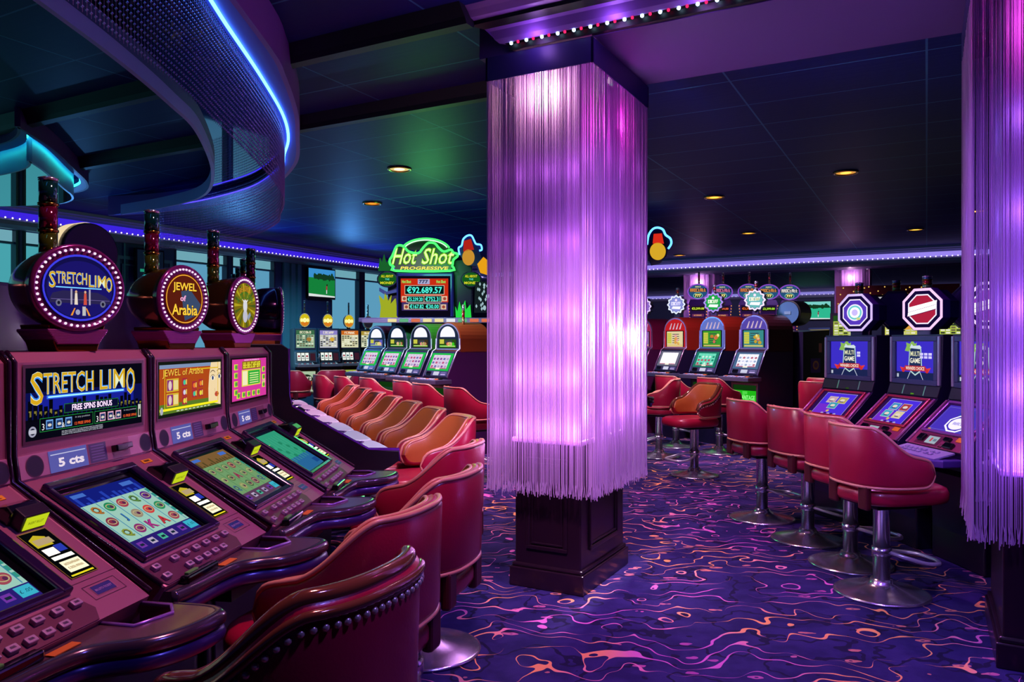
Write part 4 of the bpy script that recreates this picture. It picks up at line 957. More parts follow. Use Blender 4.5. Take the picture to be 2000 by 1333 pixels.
    b.prism([(0.06, -0.40, 0.65), (0.265, -0.40, 0.65), (0.265, -0.56, 0.735), (0.09, -0.54, 0.735), (0.02, -0.44, 0.735), (0.02, -0.36, 0.735)][0:2]+[(0.265, -0.40, 0.735), (0.06, -0.40, 0.735)], (0, 0.12, 0), P('#120c20', 0.35)); b.build('arm_rest', t)
    b = MB(); px_ = [(x, -s_) for x, s_ in pock]
    b.prism([(x, y, 0.70) for x, y in px_], (0, 0, 0.036), P('#5a3040', 0.4)); 
    b.tube([(x, y, 0.7885) for x, y in px_], 0.005, P('#9a68c8', 0.25, 0.4), 6); b.build('ticket_tray', t)
    b = MB(); b.box((-0.14, -0.418, 0.797), (0.15, 0.026, 0.022), GLOSSBLACK, 0.005); b.box((-0.17, -0.412, 0.807), (0.05, 0.012, 0.010), P('#5a9a48', 0.4), 0.002); b.box((-0.02, -0.43, 0.7895), (0.07, 0.022, 0.002), P('#e0782c', 0.5)); b.build('ticket_slot', t)
    if topper: topper(t)
    return t
WMA = 0.58
def arc_frames():
    s0 = Vector((-1.24787, 1.91)); ph = [R(7.6), R(2.9), R(-0.7)]; pts = [s0]
    for p in ph: pts.append(pts[-1]+WMA*Vector((sin(p), cos(p))))
    p = R(11.5); pts.insert(0, s0-WMA*Vector((sin(p), cos(p))))
    out = []
    for i in range(4):
        c = (pts[i]+pts[i+1])/2; d = (pts[i+1]-pts[i]).normalized(); out.append((c, Vector((d.y, -d.x))))
    return out
AF = arc_frames(); g = 'slant top machines of the front left row'
slant_machine('slant top machine at the left edge, only its sloping deck in view', *AF[0], art_dark, LOW1, None, g)
slant_machine('slant top machine with a blue limousine sign in a large oval ring of bulbs', *AF[1], art_limo, LOW1, lambda t: round_topper(t, sign_limo, 0.130, 0.117, 1.552, -22, -0.035), g)
slant_machine('slant top machine with an orange Arabian screen and amber round sign', *AF[2], art_jewel, LOW2, lambda t: round_topper(t, sign_jewel, 0.110, 0.114, 1.552, -20, -0.035), g)
slant_machine('slant top machine with a bright pink screen and yellow sunburst round sign', *AF[3], art_pink, LOW3, lambda t: round_topper(t, sign_sun, 0.101, 0.120, 1.555, -16, -0.03), g)
# second row of the island, turned away
BD = Vector((-0.383, 0.924)); BN = Vector((0.924, 0.383)); B0 = Vector((-1.184, 4.0)); g = 'silver decked machines of the second left row'
SIL = P('#8f8aa0', 0.3, 0.5); SILL = P('#c8c4d4', 0.3, 0.4)
ords = ['end', 'second', 'third', 'fourth', 'fifth', 'sixth', 'seventh']
for k in range(7):
    c = B0+BD*(WMA*(k+0.5))
    slant_machine('silver decked slant machine, %s of the row behind the black end panel' % ords[k], c, BN, art_dark, LOW2 if k % 2 else LOW3, (lambda t: round_topper(t, sign_sun, 0.125, 0.128, 1.565, 0, 0, P('#2a1440', 0.15, 0.8, 0.4))) if k < 4 else None, g, SIL, SILL, P('#dcd8ea', 0.35, 0.1), True)
    p = c+BN*0.88
    stool(p.x, p.y, -BN.x, -BN.y, '%s of the seven stools lined along the silver decked machines' % ['nearest', 'second nearest', 'third nearest', 'middle one', 'third farthest', 'second farthest', 'farthest'][k], 'stools along the silver decked row')
# end panel of that row
b = MB(); b.side([(-0.35, 0.0), (0.22, 0.0), (0.24, 0.58), (0.56, 0.72), (0.60, 0.745), (0.60, 0.80), (0.43, 0.81), (0.03, 1.055), (0.015, 1.12), (0.015, 1.36), (-0.02, 1.385), (-0.35, 1.385)], -0.035, -0.005, P('#0b0812', 0.4, 0, 0.2), 0.004)
b.tube([(-0.02, -p[0], p[1]) for p in ((0.60, 0.742), (0.60, 0.803), (0.43, 0.813), (0.03, 1.058), (0.015, 1.12), (0.015, 1.36))], 0.012, P('#5a1a8a', 0.25, 0.4), 6)
o = b.build('end_panel', None, (B0.x, B0.y, 0), (0, 0, face_yaw(BN.x, BN.y))); tag(o, 'black end panel with purple edge closing the silver decked row', 'end panel')
# dark partition behind the front row
b = MB(); pts = [AF[i][0]-AF[i][1]*0.42 for i in range(4)]
for i in range(4):
    c, n = AF[i]; q = c-n*0.40; b.M = Matrix.Translation((q.x, q.y, 0)) @ Matrix.Rotation(face_yaw(n.x, n.y), 4, 'Z'); b.box((0, 0, 0.79), (0.585, 0.10, 1.58), P('#1a1650', 0.3, 0, 0.3), 0.012)
o = b.build('back_partition'); tag(o, 'dark indigo partition standing behind the round signs of the front left row', 'partition')
# machine whose dark console end shows right of the central pillar
slant_machine('dark slant machine mostly hidden by the central pillar, only its console end in view', Vector((0.98, 8.15)), Vector((0.985, 0.17)), art_dark, LOW3, None, None, P('#140e20', 0.4), P('#241a38', 0.4), P('#10101c', 0.3, 0.3))

# ------------------------------------------------------------------ console machines of the right row
def shield(b, glare):                                # monitor art 0.46 x 0.285, centred
    b.rect(-0.235, -0.145, 0.235, 0.145, 0.001, E('#0c1030', 1.0)); b.rect(-0.225, -0.085, 0.225, 0.14, 0.0012, E('#3d2fc8', 1.0, True)); b.rect(-0.225, -0.14, 0.225, -0.085, 0.0012, E('#1c2450', 1.0))
    b.poly([(-0.065, 0.085), (-0.075, -0.05), (-0.05, -0.085), (0, -0.11), (0.05, -0.085), (0.075, -0.05), (0.065, 0.085), (0.03, 0.10), (-0.03, 0.10)], 0.0016, E('#b8d8d8', 1.0))
    b.poly([(-0.055, 0.078), (-0.066, -0.045), (-0.04, -0.078), (0, -0.1), (0.04, -0.078), (0.066, -0.045), (0.055, 0.078), (0.03, 0.09), (-0.03, 0.09)], 0.0020, E('#20305a', 1.0))
    b.poly([(-0.115, 0.065), (-0.095, 0.10), (-0.10, 0.125), (-0.06, 0.115), (-0.03, 0.14), (0.0, 0.115), (0.02, 0.125), (0.01, 0.09), (-0.04, 0.085), (-0.07, 0.06)], 0.0024, E('#8ab858', 1.0))
    b.poly([(-0.04, 0.115), (-0.02, 0.10), (0.05, 0.105), (0.07, 0.09), (0.05, 0.078), (-0.06, 0.085)], 0.0026, E('#d0e0e8', 1.0))
    b.text('MULTI', 0, 0.045, 0.10, 0.034, 0.003, E('#d8d8b0', 1.1), 0.02); b.text('GAME', 0, -0.003, 0.11, 0.036, 0.003, E('#f0ecd8', 1.1), 0.02)
    b.poly([(-0.15, -0.075), (-0.11, -0.045), (0.11, -0.045), (0.15, -0.075), (0.105, -0.068), (0.06, -0.076), (0, -0.078), (-0.06, -0.076), (-0.105, -0.068)], 0.0032, E('#c82830', 1.1)); b.poly([(-0.17, -0.05), (-0.12, -0.058), (-0.14, -0.085)], 0.003, E('#e04038', 1.0)); b.poly([(0.17, -0.05), (0.12, -0.058), (0.14, -0.085)], 0.003, E('#e04038', 1.0))
    b.rect(-0.112, -0.076, 0.112, -0.040, 0.0034, E('#b82430', 1.0)); b.text('WINNERS CHOICE', 0, -0.058, 0.205, 0.024, 0.0038, E('#f4e8d8', 1.1), 0.015)
    for s_ in (-1, 1): b.poly([(s_*0.05, -0.085), (s_*0.058, -0.085), (s_*0.09, -0.138), (s_*0.084, -0.138)], 0.0022, E('#c8d0e8', 0.9)); b.disc(s_*0.13, -0.075, 0.017, 0.0036, E('#d03030', 1.0), 0.013)
    b.rect(-0.205, -0.125, -0.185, -0.10, 0.002, E('#c8d0e0', 0.9))
    for k in range(glare):
        for j in range(2): b.rect(0.10+0.045*k-0.015*glare, 0.035-0.022*j, 0.135+0.045*k-0.015*glare, 0.052-0.022*j, 0.004, E('#d8d0ff', 1.0))
def menu(b, kind, L):                                # lower screen 0.44 x L
    b.rect(-0.215, 0, 0.215, L, 0.001, E('#2c1050', 1.0))
    if kind < 2:
        b.rect(-0.165, 0.01, 0.165, L-0.015, 0.0014, E('#4c2fe0', 1.0, True)); b.rect(-0.165, 0.01, 0.0, L*0.45, 0.0016, E('#7a30d8', 0.9)); b.frame(-0.168, 0.008, 0.168, L-0.012, 0.003, 0.0018, E('#c8b8f8', 1.0))
        g = [(-0.055, 0.66), (0.06, 0.66), (0.0, 0.42)] if kind == 0 else [(-0.055, 0.66), (0.06, 0.66), (-0.07, 0.36), (0.055, 0.36)]
        for (x, f), c in zip(g, ('#c8a0b0', '#b8a858', '#38a0b8', '#d8c8a0') if kind == 0 else ('#3a90c8', '#a83848', '#40a8c8', '#d8c8a0')):
            b.rect(x-0.048, L*f-0.034, x+0.048, L*f+0.034, 0.002, E('#e0d8c8', 0.9)); b.rect(x-0.044, L*f-0.030, x+0.044, L*f+0.030, 0.0024, E(c, 1.0)); b.disc(x, L*f, 0.025, 0.0028, E('#f0e0d0', 0.9), 0.013); b.rect(x-0.02, L*f-0.02, x+0.02, L*f-0.012, 0.003, E('#4a3a70', 0.9))
        b.disc(-0.01, L*0.18, 0.016, 0.0024, E('#d8b068', 1.0), 0.012)
        for k in range(5): b.disc(-0.05+0.035*k, L*0.07, 0.014, 0.0024, E('#28204a' if k % 2 else '#b0a8d0', 1.0), 0.008)
    else:
        b.rect(-0.20, 0.01, 0.20, L-0.015, 0.0014, E('#4a34c0', 0.95, True)); b.frame(-0.19, 0.02, 0.19, L-0.03, 0.002, 0.0018, E('#8a80d8', 0.9))
        b.rect(-0.05, L*0.62, 0.17, L*0.82, 0.0018, E('#3a44b8', 0.9)); o = [(0.11*cos(pi/8+k*pi/4)+0.02, L*0.35+0.075*sin(pi/8+k*pi/4)) for k in range(8)]; b.poly(o, 0.002, E('#f4f0ff', 1.2)); b.poly([(0.02+(x-0.02)*0.85, L*0.35+(y-L*0.35)*0.85) for x, y in o], 0.0024, E('#4a34c0', 1.0)); b.disc(0.02, L*0.35, 0.075, 0.0028, E('#ece4ff', 1.2), 0.05)
        b.marks(0.02, L*0.35, 0.09, 0.022, 0.0032, E('#8a78d8', 1.0), 5)
    b.rect(-0.20, 0.005, -0.172, 0.02, 0.002, E('#d8902c', 1.0))
def octagon(r, ry=None): return [(r*cos(pi/8+k*pi/4)*1.05, (ry or r)*sin(pi/8+k*pi/4)*1.05) for k in range(8)]
def oct_topper(t, turn, art, zc, s=0.0):
    o = octagon(0.150, 0.155)
    b = MB(); b.prism([(x, 0.0, z) for x, z in o], (0, 0.10, 0), P('#7a4ad0', 0.3, 0.2), 0.01); b.prism([(x*0.93, 0.095, z*0.93) for x, z in o], (0, 0.14, 0), P('#4a2a98', 0.3, 0.2), 0.01)
    head = b.build('sign_drum', t, (0, -s, zc), (0, 0, R(turn)))
    b = MB(); b.M = pm(0.002, 0, 0.002, 1)
    def ringp(k0, k1, h, m):
        for i in range(8):
            p, q = o[i], o[(i+1) % 8]; b.add([(p[0]*k0, p[1]*k0, h), (q[0]*k0, q[1]*k0, h), (q[0]*k1, q[1]*k1, h), (p[0]*k1, p[1]*k1, h)], [(3, 2, 1, 0)], m)
    b.poly(o, 0.001, E('#160a38', 1.0)); ringp(0.98, 0.86, 0.003, E(art[0], 1.25, True)); ringp(0.70, 0.64, 0.003, E('#f4e8ff', 1.1)); b.poly([(x*0.64, y*0.64) for x, y in o], 0.002, E(art[1], 1.0))
    if art[2] == 'round':
        b.disc(0, 0, 0.066, 0.004, E('#6ac8c8', 1.1)); b.ring(0, 0, 0.066, 0.066, 0.01, 0.005, E('#e8e0ff', 1.2)); b.disc(0, 0, 0.042, 0.006, E('#f8f0ff', 1.5)); b.disc(0, 0, 0.026, 0.007, E('#c0b0f0', 1.2)); b.disc(0.03, -0.05, 0.018, 0.007, E('#c8d080', 1.1), 0.010)
    else:
        b.poly([(-0.105, -0.05), (0.095, 0.0), (0.105, 0.06), (-0.095, 0.015)], 0.005, E('#fff4ff', 1.6)); b.poly([(-0.108, -0.055), (0.098, -0.005), (0.098, 0.0), (-0.108, -0.05)], 0.006, E('#5a2050', 1.0)); b.poly([(-0.10, -0.022), (0.10, 0.028), (0.10, 0.031), (-0.10, -0.019)], 0.007, E('#6a3060', 1.0))
    b.build('sign_face', head)
    b = MB(); b.box((0, 0.06, -0.155-0.025), (0.10, 0.09, 0.09), P('#5a5a88', 0.35, 0.3), 0.006); b.build('neck', head)
    stack(head, 0.0, 0.06, 0.150, 0.030, 0.085, ('#4a78b8', '#c02848', '#88c080'))
    return head
KP, KD, KM = P('#9a3a62', 0.35, 0.3), P('#120c1e', 0.4, 0, 0.2), P('#3a4468', 0.35)
GS, GE = (0.055, 1.000), (0.335, 0.735)
GL = math.hypot(GE[0]-GS[0], GE[1]-GS[1])
def console(label, c, n, kind, glare, art, group, turn=-34):
    t = thing('slot_machine', label, 'slot machine', (c[0], c[1], 0), face_yaw(n[0], n[1]), group)
    b = MB(); b.side([(-0.34, 0.62), (0.30, 0.62), (0.335, 0.735), (0.055, 1.0), (0.04, 1.015), (0.015, 1.095), (0.012, 1.445), (-0.34, 1.445)], -0.283, 0.283, P('#241640', 0.35, 0.2), 0.006); b.build('cabinet', t)
    b = MB(); b.box((0, 0.07, 0.31), (0.50, 0.5, 0.62), KD, 0.01); b.side([(0.16, 0.0), (0.17, 0.02), (0.20, 0.56), (0.16, 0.62)], -0.24, 0.24, P('#141034', 0.35), 0.003); b.build('lower_cabinet', t)
    b = MB(); b.M = pm(0.0145, 1.265, 0.0135, 1.5); b.bars(-0.245, -0.172, 0.245, 0.168, 0.036, 0.016, KM); shield(b, glare); b.build('top_screen', t)
    for x in (-0.262, 0.262):
        b = MB(); b.M = pm(0.0145, 1.265, 0.0135, 1.5); b.box((x, 0, 0.008), (0.024, 0.335, 0.018), P('#b8b4c8', 0.25, 0.6), 0.005); b.build('side_column', t)
    b = MB(); b.M = pm(0.040, 1.015, 0.015, 1.095); b.box((0, 0.04, 0.004), (0.55, 0.078, 0.01), P('#241a30', 0.55), 0.003)
    for x in (-0.10, 0.13): b.box((x, 0.04, 0.0095), (0.012, 0.07, 0.004), SILVER, 0.001)
    b.box((0.01, 0.012, 0.0095), (0.04, 0.012, 0.003), GOLD, 0.001); b.build('speaker_strip', t)
    b = MB(); b.M = pm(GE[0], GE[1], GS[0], GS[1]); b.box((0, GL/2, 0.001), (0.55, GL-0.004, 0.006), KP, 0.002); b.M = b.M @ Matrix.Translation((0, 0.125, 0.004)); menu(b, kind, 0.245); b.M = b.M @ Matrix.Translation((0, 0.12, 0)); b.bars(-0.235, -0.135, 0.235, 0.14, 0.02, 0.014, P('#a8324a' if kind < 2 else '#8a4a9a', 0.3, 0.3)); b.build('play_screen', t)
    for x in (-0.268, 0.268):
        b = MB(); b.M = pm(GE[0], GE[1], GS[0], GS[1]); b.tube([(x, 0.0, 0.008), (x, GL, 0.008)], 0.009, P('#c070a8', 0.3, 0.4), 8); b.build('side_rail', t)
    b = MB(); b.M = pm(GE[0], GE[1], GS[0], GS[1]); b.rect(-0.21, 0.012, 0.02, 0.10, 0.0055, P('#5a1034', 0.4)); b.box((-0.165, 0.06, 0.012), (0.06, 0.05, 0.022), GLOSSBLACK, 0.006); b.rect(-0.115, 0.025, -0.01, 0.085, 0.0065, E('#a8b8c8', 0.9)); b.rect(-0.08, 0.04, -0.062, 0.072, 0.007, E('#c84858', 1.0)); b.rect(-0.05, 0.045, -0.02, 0.065, 0.007, E('#6a7a90', 1.0)); b.build('info_strip', t)
    b = MB(); b.M = pm(GE[0], GE[1], GS[0], GS[1]); b.box((0.075, 0.075, 0.012), (0.06, 0.03, 0.02), GLOSSBLACK, 0.005); b.box((0.13, 0.03, 0.012), (0.085, 0.04, 0.022), GLOSSBLACK, 0.006); b.box((0.175, 0.09, 0.0065), (0.07, 0.035, 0.004), P('#e08a1c', 0.4), 0.001); b.box((0.055, 0.025, 0.008), (0.03, 0.03, 0.01), P('#6a1838', 0.4), 0.003); b.build('bill_acceptor', t)
    # key shelf
    b = MB(); b.prism([(-0.285, -0.325, 0.655), (0.285, -0.325, 0.655), (0.285, -0.46, 0.655), (0.22, -0.505, 0.655), (0.0, -0.515, 0.655), (-0.22, -0.485, 0.655), (-0.285, -0.44, 0.655)], (0, 0, 0.045), P('#5a3a9a', 0.35, 0.3), 0.008)
    b.M = pm(0.49, 0.697, 0.335, 0.735); b.box((0.0, 0.075, 0.0), (0.47, 0.135, 0.012), P('#c0b4dc', 0.35, 0.4), 0.003); sh = b.build('key_shelf', t)
    b0 = MB(); b0.box((0, 0, 0.005), (0.030, 0.022, 0.010), P('#b0a4cc', 0.4, 0.2), 0.003); first = None
    for k in range(7):
        for j in range(2):
            x = -0.165+0.045*k+(0.03 if k > 4 else 0)+0.012*j
            if first is None: first = o = b0.build('button', sh)
            else: o = first.copy(); COL.objects.link(o); o.parent = sh
            o.matrix_local = pm(0.49, 0.697, 0.335, 0.735) @ Matrix.Translation((x, 0.055+0.036*j, 0.006))
    if art: oct_topper(t, turn, art, 1.625, -0.04)
    return t
g = 'console machines of the right row'
GF = [((2.68, 6.07), (-0.955, -0.29)), ((2.86, 5.42), (-0.993, -0.12)), ((2.95, 4.80), (-0.997, -0.08)), ((3.16, 4.17), (-1.0, 0.0))]
console('console machine farthest along the right row, its octagon sign showing a round white emblem', *GF[0], 0, 1, ('#c8b0f0', '#5a3ac0', 'round'), g, 20)
console('middle console machine of the right row, white banner on its red octagon sign', *GF[1], 1, 3, ('#f0c0f0', '#b02040', 'banner'), g, 26)
console('third console machine of the right row, half covered by the right string curtain', *GF[2], 2, 0, ('#e8d0f8', '#8a3ab0', 'banner'), g, 26)
console('nearest console machine of the right row, behind the right string curtain', *GF[3], 2, 0, None, g)
# backs of the machines standing behind them
for (x, y), lb in (((3.32, 6.45), 'left one'), ((3.58, 5.85), 'middle one'), ((3.75, 5.2), 'near one')):
    t = thing('slot_machine', 'dark back of a machine behind the right row, plain octagon sign, %s' % lb, 'slot machine', (x, y, 0), R(-80), 'dark backed machines behind the right row')
    b = MB(); b.box((0, -0.1, 0.70), (0.5, 0.28, 1.40), KD, 0.01); b.build('cabinet', t)
    o = octagon(0.158, 0.165); b = MB(); b.prism([(q, 0.0, z) for q, z in o], (0, 0.16, 0), P('#3a2468', 0.3, 0.2), 0.012); b.prism([(q*0.9, -0.08, z*0.9) for q, z in o], (0, 0.08, 0), P('#442c80', 0.3, 0.2), 0.012); head = b.build('sign_drum', t, (0, -0.1, 1.66), (0, 0, R(55)))
    b = MB(); b.M = Matrix.Translation((0.05, 0.161, 0.04)) @ Matrix.Rotation(pi, 4, 'Z') @ pm(0, 0, 0, 1); b.marks(0, 0, 0.07, 0.018, 0.001, P('#a8a6d8', 0.4), 5); b.build('name_plate', head)
    b = MB(); b.box((0, 0.08, -0.19), (0.11, 0.10, 0.14), P('#5a5a98', 0.4, 0.2), 0.006); b.build('neck', head)
    stack(head, 0.0, 0.06, 0.165, 0.030, 0.085, ('#4a78b8', '#c02848', '#88c080'))

# ------------------------------------------------------------------ upright machines at the back
def arch(w_, z0, zs, zt, n=14): return [(-w_, z0)]+[(w_, z0)]+[(w_*cos(pi*k/n), zs+(zt-zs)*sin(pi*k/n)) for k in range(n+1)]
def paytable(b, c1, c2, seed, y0=0.0, y1=0.30, x=0.19):
    rnd = random.Random(seed); b.rect(-x, y0, x, y1, 0.002, E(c1, 1.0, True))
    for k in range(5): b.rect(-x+0.012, y0+0.05+(y1-y0-0.07)*k/5, -x+0.10, y0+0.05+(y1-y0-0.07)*k/5+0.028, 0.003, E('#c8c848', 1.0)); b.rect(-0.05, y0+0.055+(y1-y0-0.07)*k/5, 0.09, y0+0.065+(y1-y0-0.07)*k/5, 0.003, E('#38404a', 1.0))
    for k in range(7): b.disc(rnd.uniform(0.0, x-0.05), rnd.uniform(y0+0.05, y1-0.06), rnd.uniform(0.02, 0.035), 0.0036, E(rnd.choice(['#e8a0a0', c2, '#f0e890', '#d86858', c2]), 1.0), 0.022)
    b.rect(-x+0.01, y0+0.012, x-0.01, y0+0.032, 0.003, E(c2, 1.0)); b.rect(-x+0.02, y0+0.018, x-0.02, y0+0.026, 0.0036, E('#e8f0a0', 0.9))
def upright(label, c, n, cfg, group):
    t = thing('slot_machine', label, 'slot machine', (c[0], c[1], 0), face_yaw(n[0], n[1]), group)
    body, trim, dark = P(cfg['body'], 0.4, 0.1, 0, 0.05, 90), P(cfg['trim'], 0.22, 0.7), P('#0c0a1c', 0.35, 0, 0.2)
    zt = cfg['top']; zs = zt-0.20
    b = MB(); b.prism([(x, 0.50, z) for x, z in arch(0.245, 1.26, zs, zt)], (0, -0.46, 0), P(cfg['shell'], 0.35, 0.2), 0.004); b.build('top_box', t)
    b = MB(); b.side([(-0.50, 0.0), (0.12, 0.0), (0.12, 0.90), (0.155, 0.97), (0.01, 1.275), (-0.50, 1.275)], -0.245, 0.245, body, 0.005); b.build('cabinet', t)
    b = MB(); b.M = pm(-0.038, 0, -0.038, 1); o = arch(0.232, 1.29, zs, zt-0.012); b.poly(o, 0.002, trim); b.poly(arch(0.215, 1.31, zs, zt-0.03), 0.004, dark if not cfg.get('arch') else E(cfg['arch'], 0.9))
    if cfg.get('arch'):
        for k in range(4): b.poly([(-0.12+0.07*k, zs+0.02), (-0.09+0.07*k, zs+0.02), (-0.06+0.07*k, zs+0.11), (-0.075+0.07*k, zs+0.11)], 0.006, E('#e8c8e0', 0.8))
        b.rect(-0.19, 1.315, 0.19, zs+0.0, 0.0045, E('#08080c', 1.0))
    else: b.poly(arch(0.15, zs+0.02, zs+0.03, zt-0.05), 0.006, E('#e0e0ff', 1.3))
    b.M = pm(-0.038, 1.315, -0.038, 2) @ Matrix.Translation((0, 0, 0.004)); paytable(b, cfg['c1'], cfg['c2'], cfg['seed'], 0.0, zs-1.325, 0.17); b.build('top_screen', t)
    A, B_ = (0.155, 0.97), (0.01, 1.275); L = math.hypot(B_[0]-A[0], B_[1]-A[1])
    b = MB(); b.M = pm(*A, *B_); b.rect(-0.235, 0, 0.235, L, 0.004, P('#2a2840', 0.35, 0.2)); b.rect(-0.215, 0.075, 0.215, L-0.03, 0.006, E(cfg['fr'], 1.0, True)); b.rect(-0.165, 0.10, 0.165, L-0.055, 0.008, E(cfg['rb'], cfg.get('rs', 1.1), True))
    rnd = random.Random(cfg['seed'])
    for i in range(5):
        b.rect(-0.165+0.066*i, 0.10, -0.163+0.066*i, L-0.055, 0.0095, E('#60507a', 0.9))
        for j in range(3):
            if cfg.get('rs', 1) < 1.3: b.disc(-0.132+0.066*i, 0.13+0.05*j, 0.022, 0.009, E(rnd.choice(cfg['sy']), 1.0), 0.016, 12)
    b.rect(-0.165, 0.10, 0.165, 0.112, 0.0095, E('#c0607a', 0.9)); b.rect(-0.04, 0.09, 0.04, 0.112, 0.01, E('#f0e8d0', 1.1)); b.build('play_screen', t)
    b = MB(); b.M = pm(*A, *B_); b.rect(-0.22, 0.01, 0.22, 0.068, 0.007, P('#3a3c5c', 0.4)); b.box((-0.14, 0.038, 0.012), (0.09, 0.04, 0.02), GLOSSBLACK, 0.004); b.rect(-0.05, 0.014, 0.06, 0.062, 0.009, E('#c8c8e0', 1.1)); b.rect(0.10, 0.02, 0.19, 0.034, 0.009, E('#c8b0f0', 1.0)); b.rect(0.10, 0.044, 0.19, 0.054, 0.009, E('#8a80c0', 1.0)); b.build('control_strip', t)
    for s_ in (-1, 1):
        b = MB(); b.tube([(s_*0.242, -0.16, 0.965), (s_*0.242, -0.012, 1.275), (s_*0.242, 0.036, 1.30), (s_*0.236, 0.036, zs)], 0.010, trim, 6); b.build('chrome_trim', t)
    b = MB(); b.prism([(-0.255, -0.10, 0.885), (0.255, -0.10, 0.885), (0.255, -0.34, 0.885), (0.21, -0.375, 0.885), (-0.21, -0.375, 0.885), (-0.255, -0.34, 0.885)], (0, 0, 0.055), P(cfg['deck'], 0.3, 0.4), 0.008)
    for k in range(7): b.box((-0.18+0.06*k, -0.27, 0.945), (0.04, 0.03, 0.014), P('#c8c0d8' if k % 3 else '#e07030', 0.4), 0.004)
    for k in range(6): b.box((-0.15+0.06*k, -0.33, 0.944), (0.035, 0.025, 0.012), P('#a098c0', 0.4), 0.004)
    b.box((0.15, -0.22, 0.95), (0.12, 0.05, 0.02), GLOSSBLACK, 0.006); b.build('button_deck', t)
    b = MB(); b.M = pm(0.122, 0.50, 0.122, 1); b.bars(-0.225, 0.0, 0.225, 0.36, 0.03, 0.012, P('#7a7090', 0.3, 0.5))
    b.rect(-0.195, 0.03, 0.195, 0.33, 0.002, E(cfg['belly'], 1.0, True)); b.rect(-0.195, 0.26, 0.195, 0.33, 0.003, E('#123a10', 0.8))
    if cfg.get('word'): b.text(cfg['word'], 0, 0.17, 0.34, 0.06, 0.004, E('#8af080', 1.1), 0.03); b.text('5', 0.0, 0.17, 0.10, 0.16, 0.0035, E('#50d848', 1.0), 0.05)
    else: b.disc(0, 0.16, 0.12, 0.003, E(cfg['c1'], 0.9), 0.08)
    b.build('belly_panel', t)
    if cfg.get('scallop'):
        n_ = 12; q = []
        for k in range(n_*4):
            a = 2*pi*k/(n_*4); r = 0.132+0.012*cos(n_*a); q.append((r*cos(a), r*sin(a)))
        b = MB(); b.prism([(x, 0.0, y) for x, y in q], (0, 0.10, 0), P('#4a3a78', 0.3, 0.3)); head = b.build('sign_drum', t, (0, 0.06, zt+0.185), (0, 0, R(25)))
        b = MB(); b.M = pm(0.002, 0, 0.002, 1); b.poly(q, 0.001, E(cfg['sc'][0], 1.15, True)); b.poly([(x*0.82, y*0.82) for x, y in q], 0.002, E('#3a3a6a', 1.0)); b.poly([(x*0.78, y*0.78) for x, y in q], 0.003, E(cfg['sc'][1], 1.05))
        b.marks(0, 0.014, 0.15, 0.048, 0.005, E('#f8f4ff', 1.3), 6, 2); b.marks(0.003, 0.012, 0.14, 0.036, 0.006, E(cfg['sc'][3], 1.1), 6, 2); b.poly([(-0.07, -0.06), (0.06, -0.07), (0.075, -0.03), (-0.05, -0.025)], 0.005, E('#f0ecff', 1.2)); b.disc(0.0, 0.065, 0.018, 0.005, E('#f0d8f0', 1.2)); b.build('sign_face', head)
        b = MB(); b.box((0, 0.05, -0.15), (0.08, 0.06, 0.09), P('#3a2f60', 0.3, 0.3), 0.005); b.build('neck', head)
        stack(head, 0.0, 0.05, 0.135, 0.022, 0.11, ('#b8a8e0', '#c03858', '#a8a0c0'))
    elif cfg.get('tower'): stack(t, 0.10, 0.2, zt-0.03, 0.018, 0.24, ('#b8c8c8', '#b02838', '#c8a878'))
    return t
CN = Vector((-0.74, -0.67)); C0, CD = Vector((-0.815, 9.4)), Vector((-0.415, 0.70)); g = 'round topped machines under the jackpot sign'
for k in range(4):
    c = C0+CD*k
    cfg = dict(body='#3a1048' if k == 0 else '#1a1640', trim='#b8b8d8', shell=('#7a3a18', '#2a7a20', '#1f6a3a', '#5a2438')[k], top=1.63, c1=('#2a4a18', '#3a3020', '#204018', '#5a60b8')[k], c2=('#38c820', '#50b828', '#38a030', '#2f7a58')[k], seed=20+k,
               fr='#22c050', rb='#d8c8e0', sy=['#8a4aa0', '#c05080', '#6a6ab0', '#b0a0c8'], deck='#56506e', belly='#1a3a28', tower=(k == 0))
    upright('round topped machine under the neon jackpot sign, %s' % ('nearest one, purple side panel showing', 'second from the pillar', 'third from the pillar', 'farthest, with a violet screen')[k], c, CN, cfg, g)
for (x, y), lb in zip(((-0.42, 7.75), (-0.82, 8.38), (-1.12, 8.95), (-1.65, 9.66), (-2.06, 10.05), (-2.45, 10.5)),
        ('nearest, cut by the string curtain', 'second from the string curtain', 'third from the string curtain', 'fourth, in shadow', 'fifth, dark plum', 'farthest, dark plum')):
    stool(x, y, 0.86, 0.51, 'stool facing the round topped machines, %s' % lb, 'stools at the round topped machines')
EN = Vector((-0.866, -0.5)); E0, ED = Vector((3.12, 10.0)), Vector((-0.38, 0.625)); g = 'round topped machines with scalloped signs'
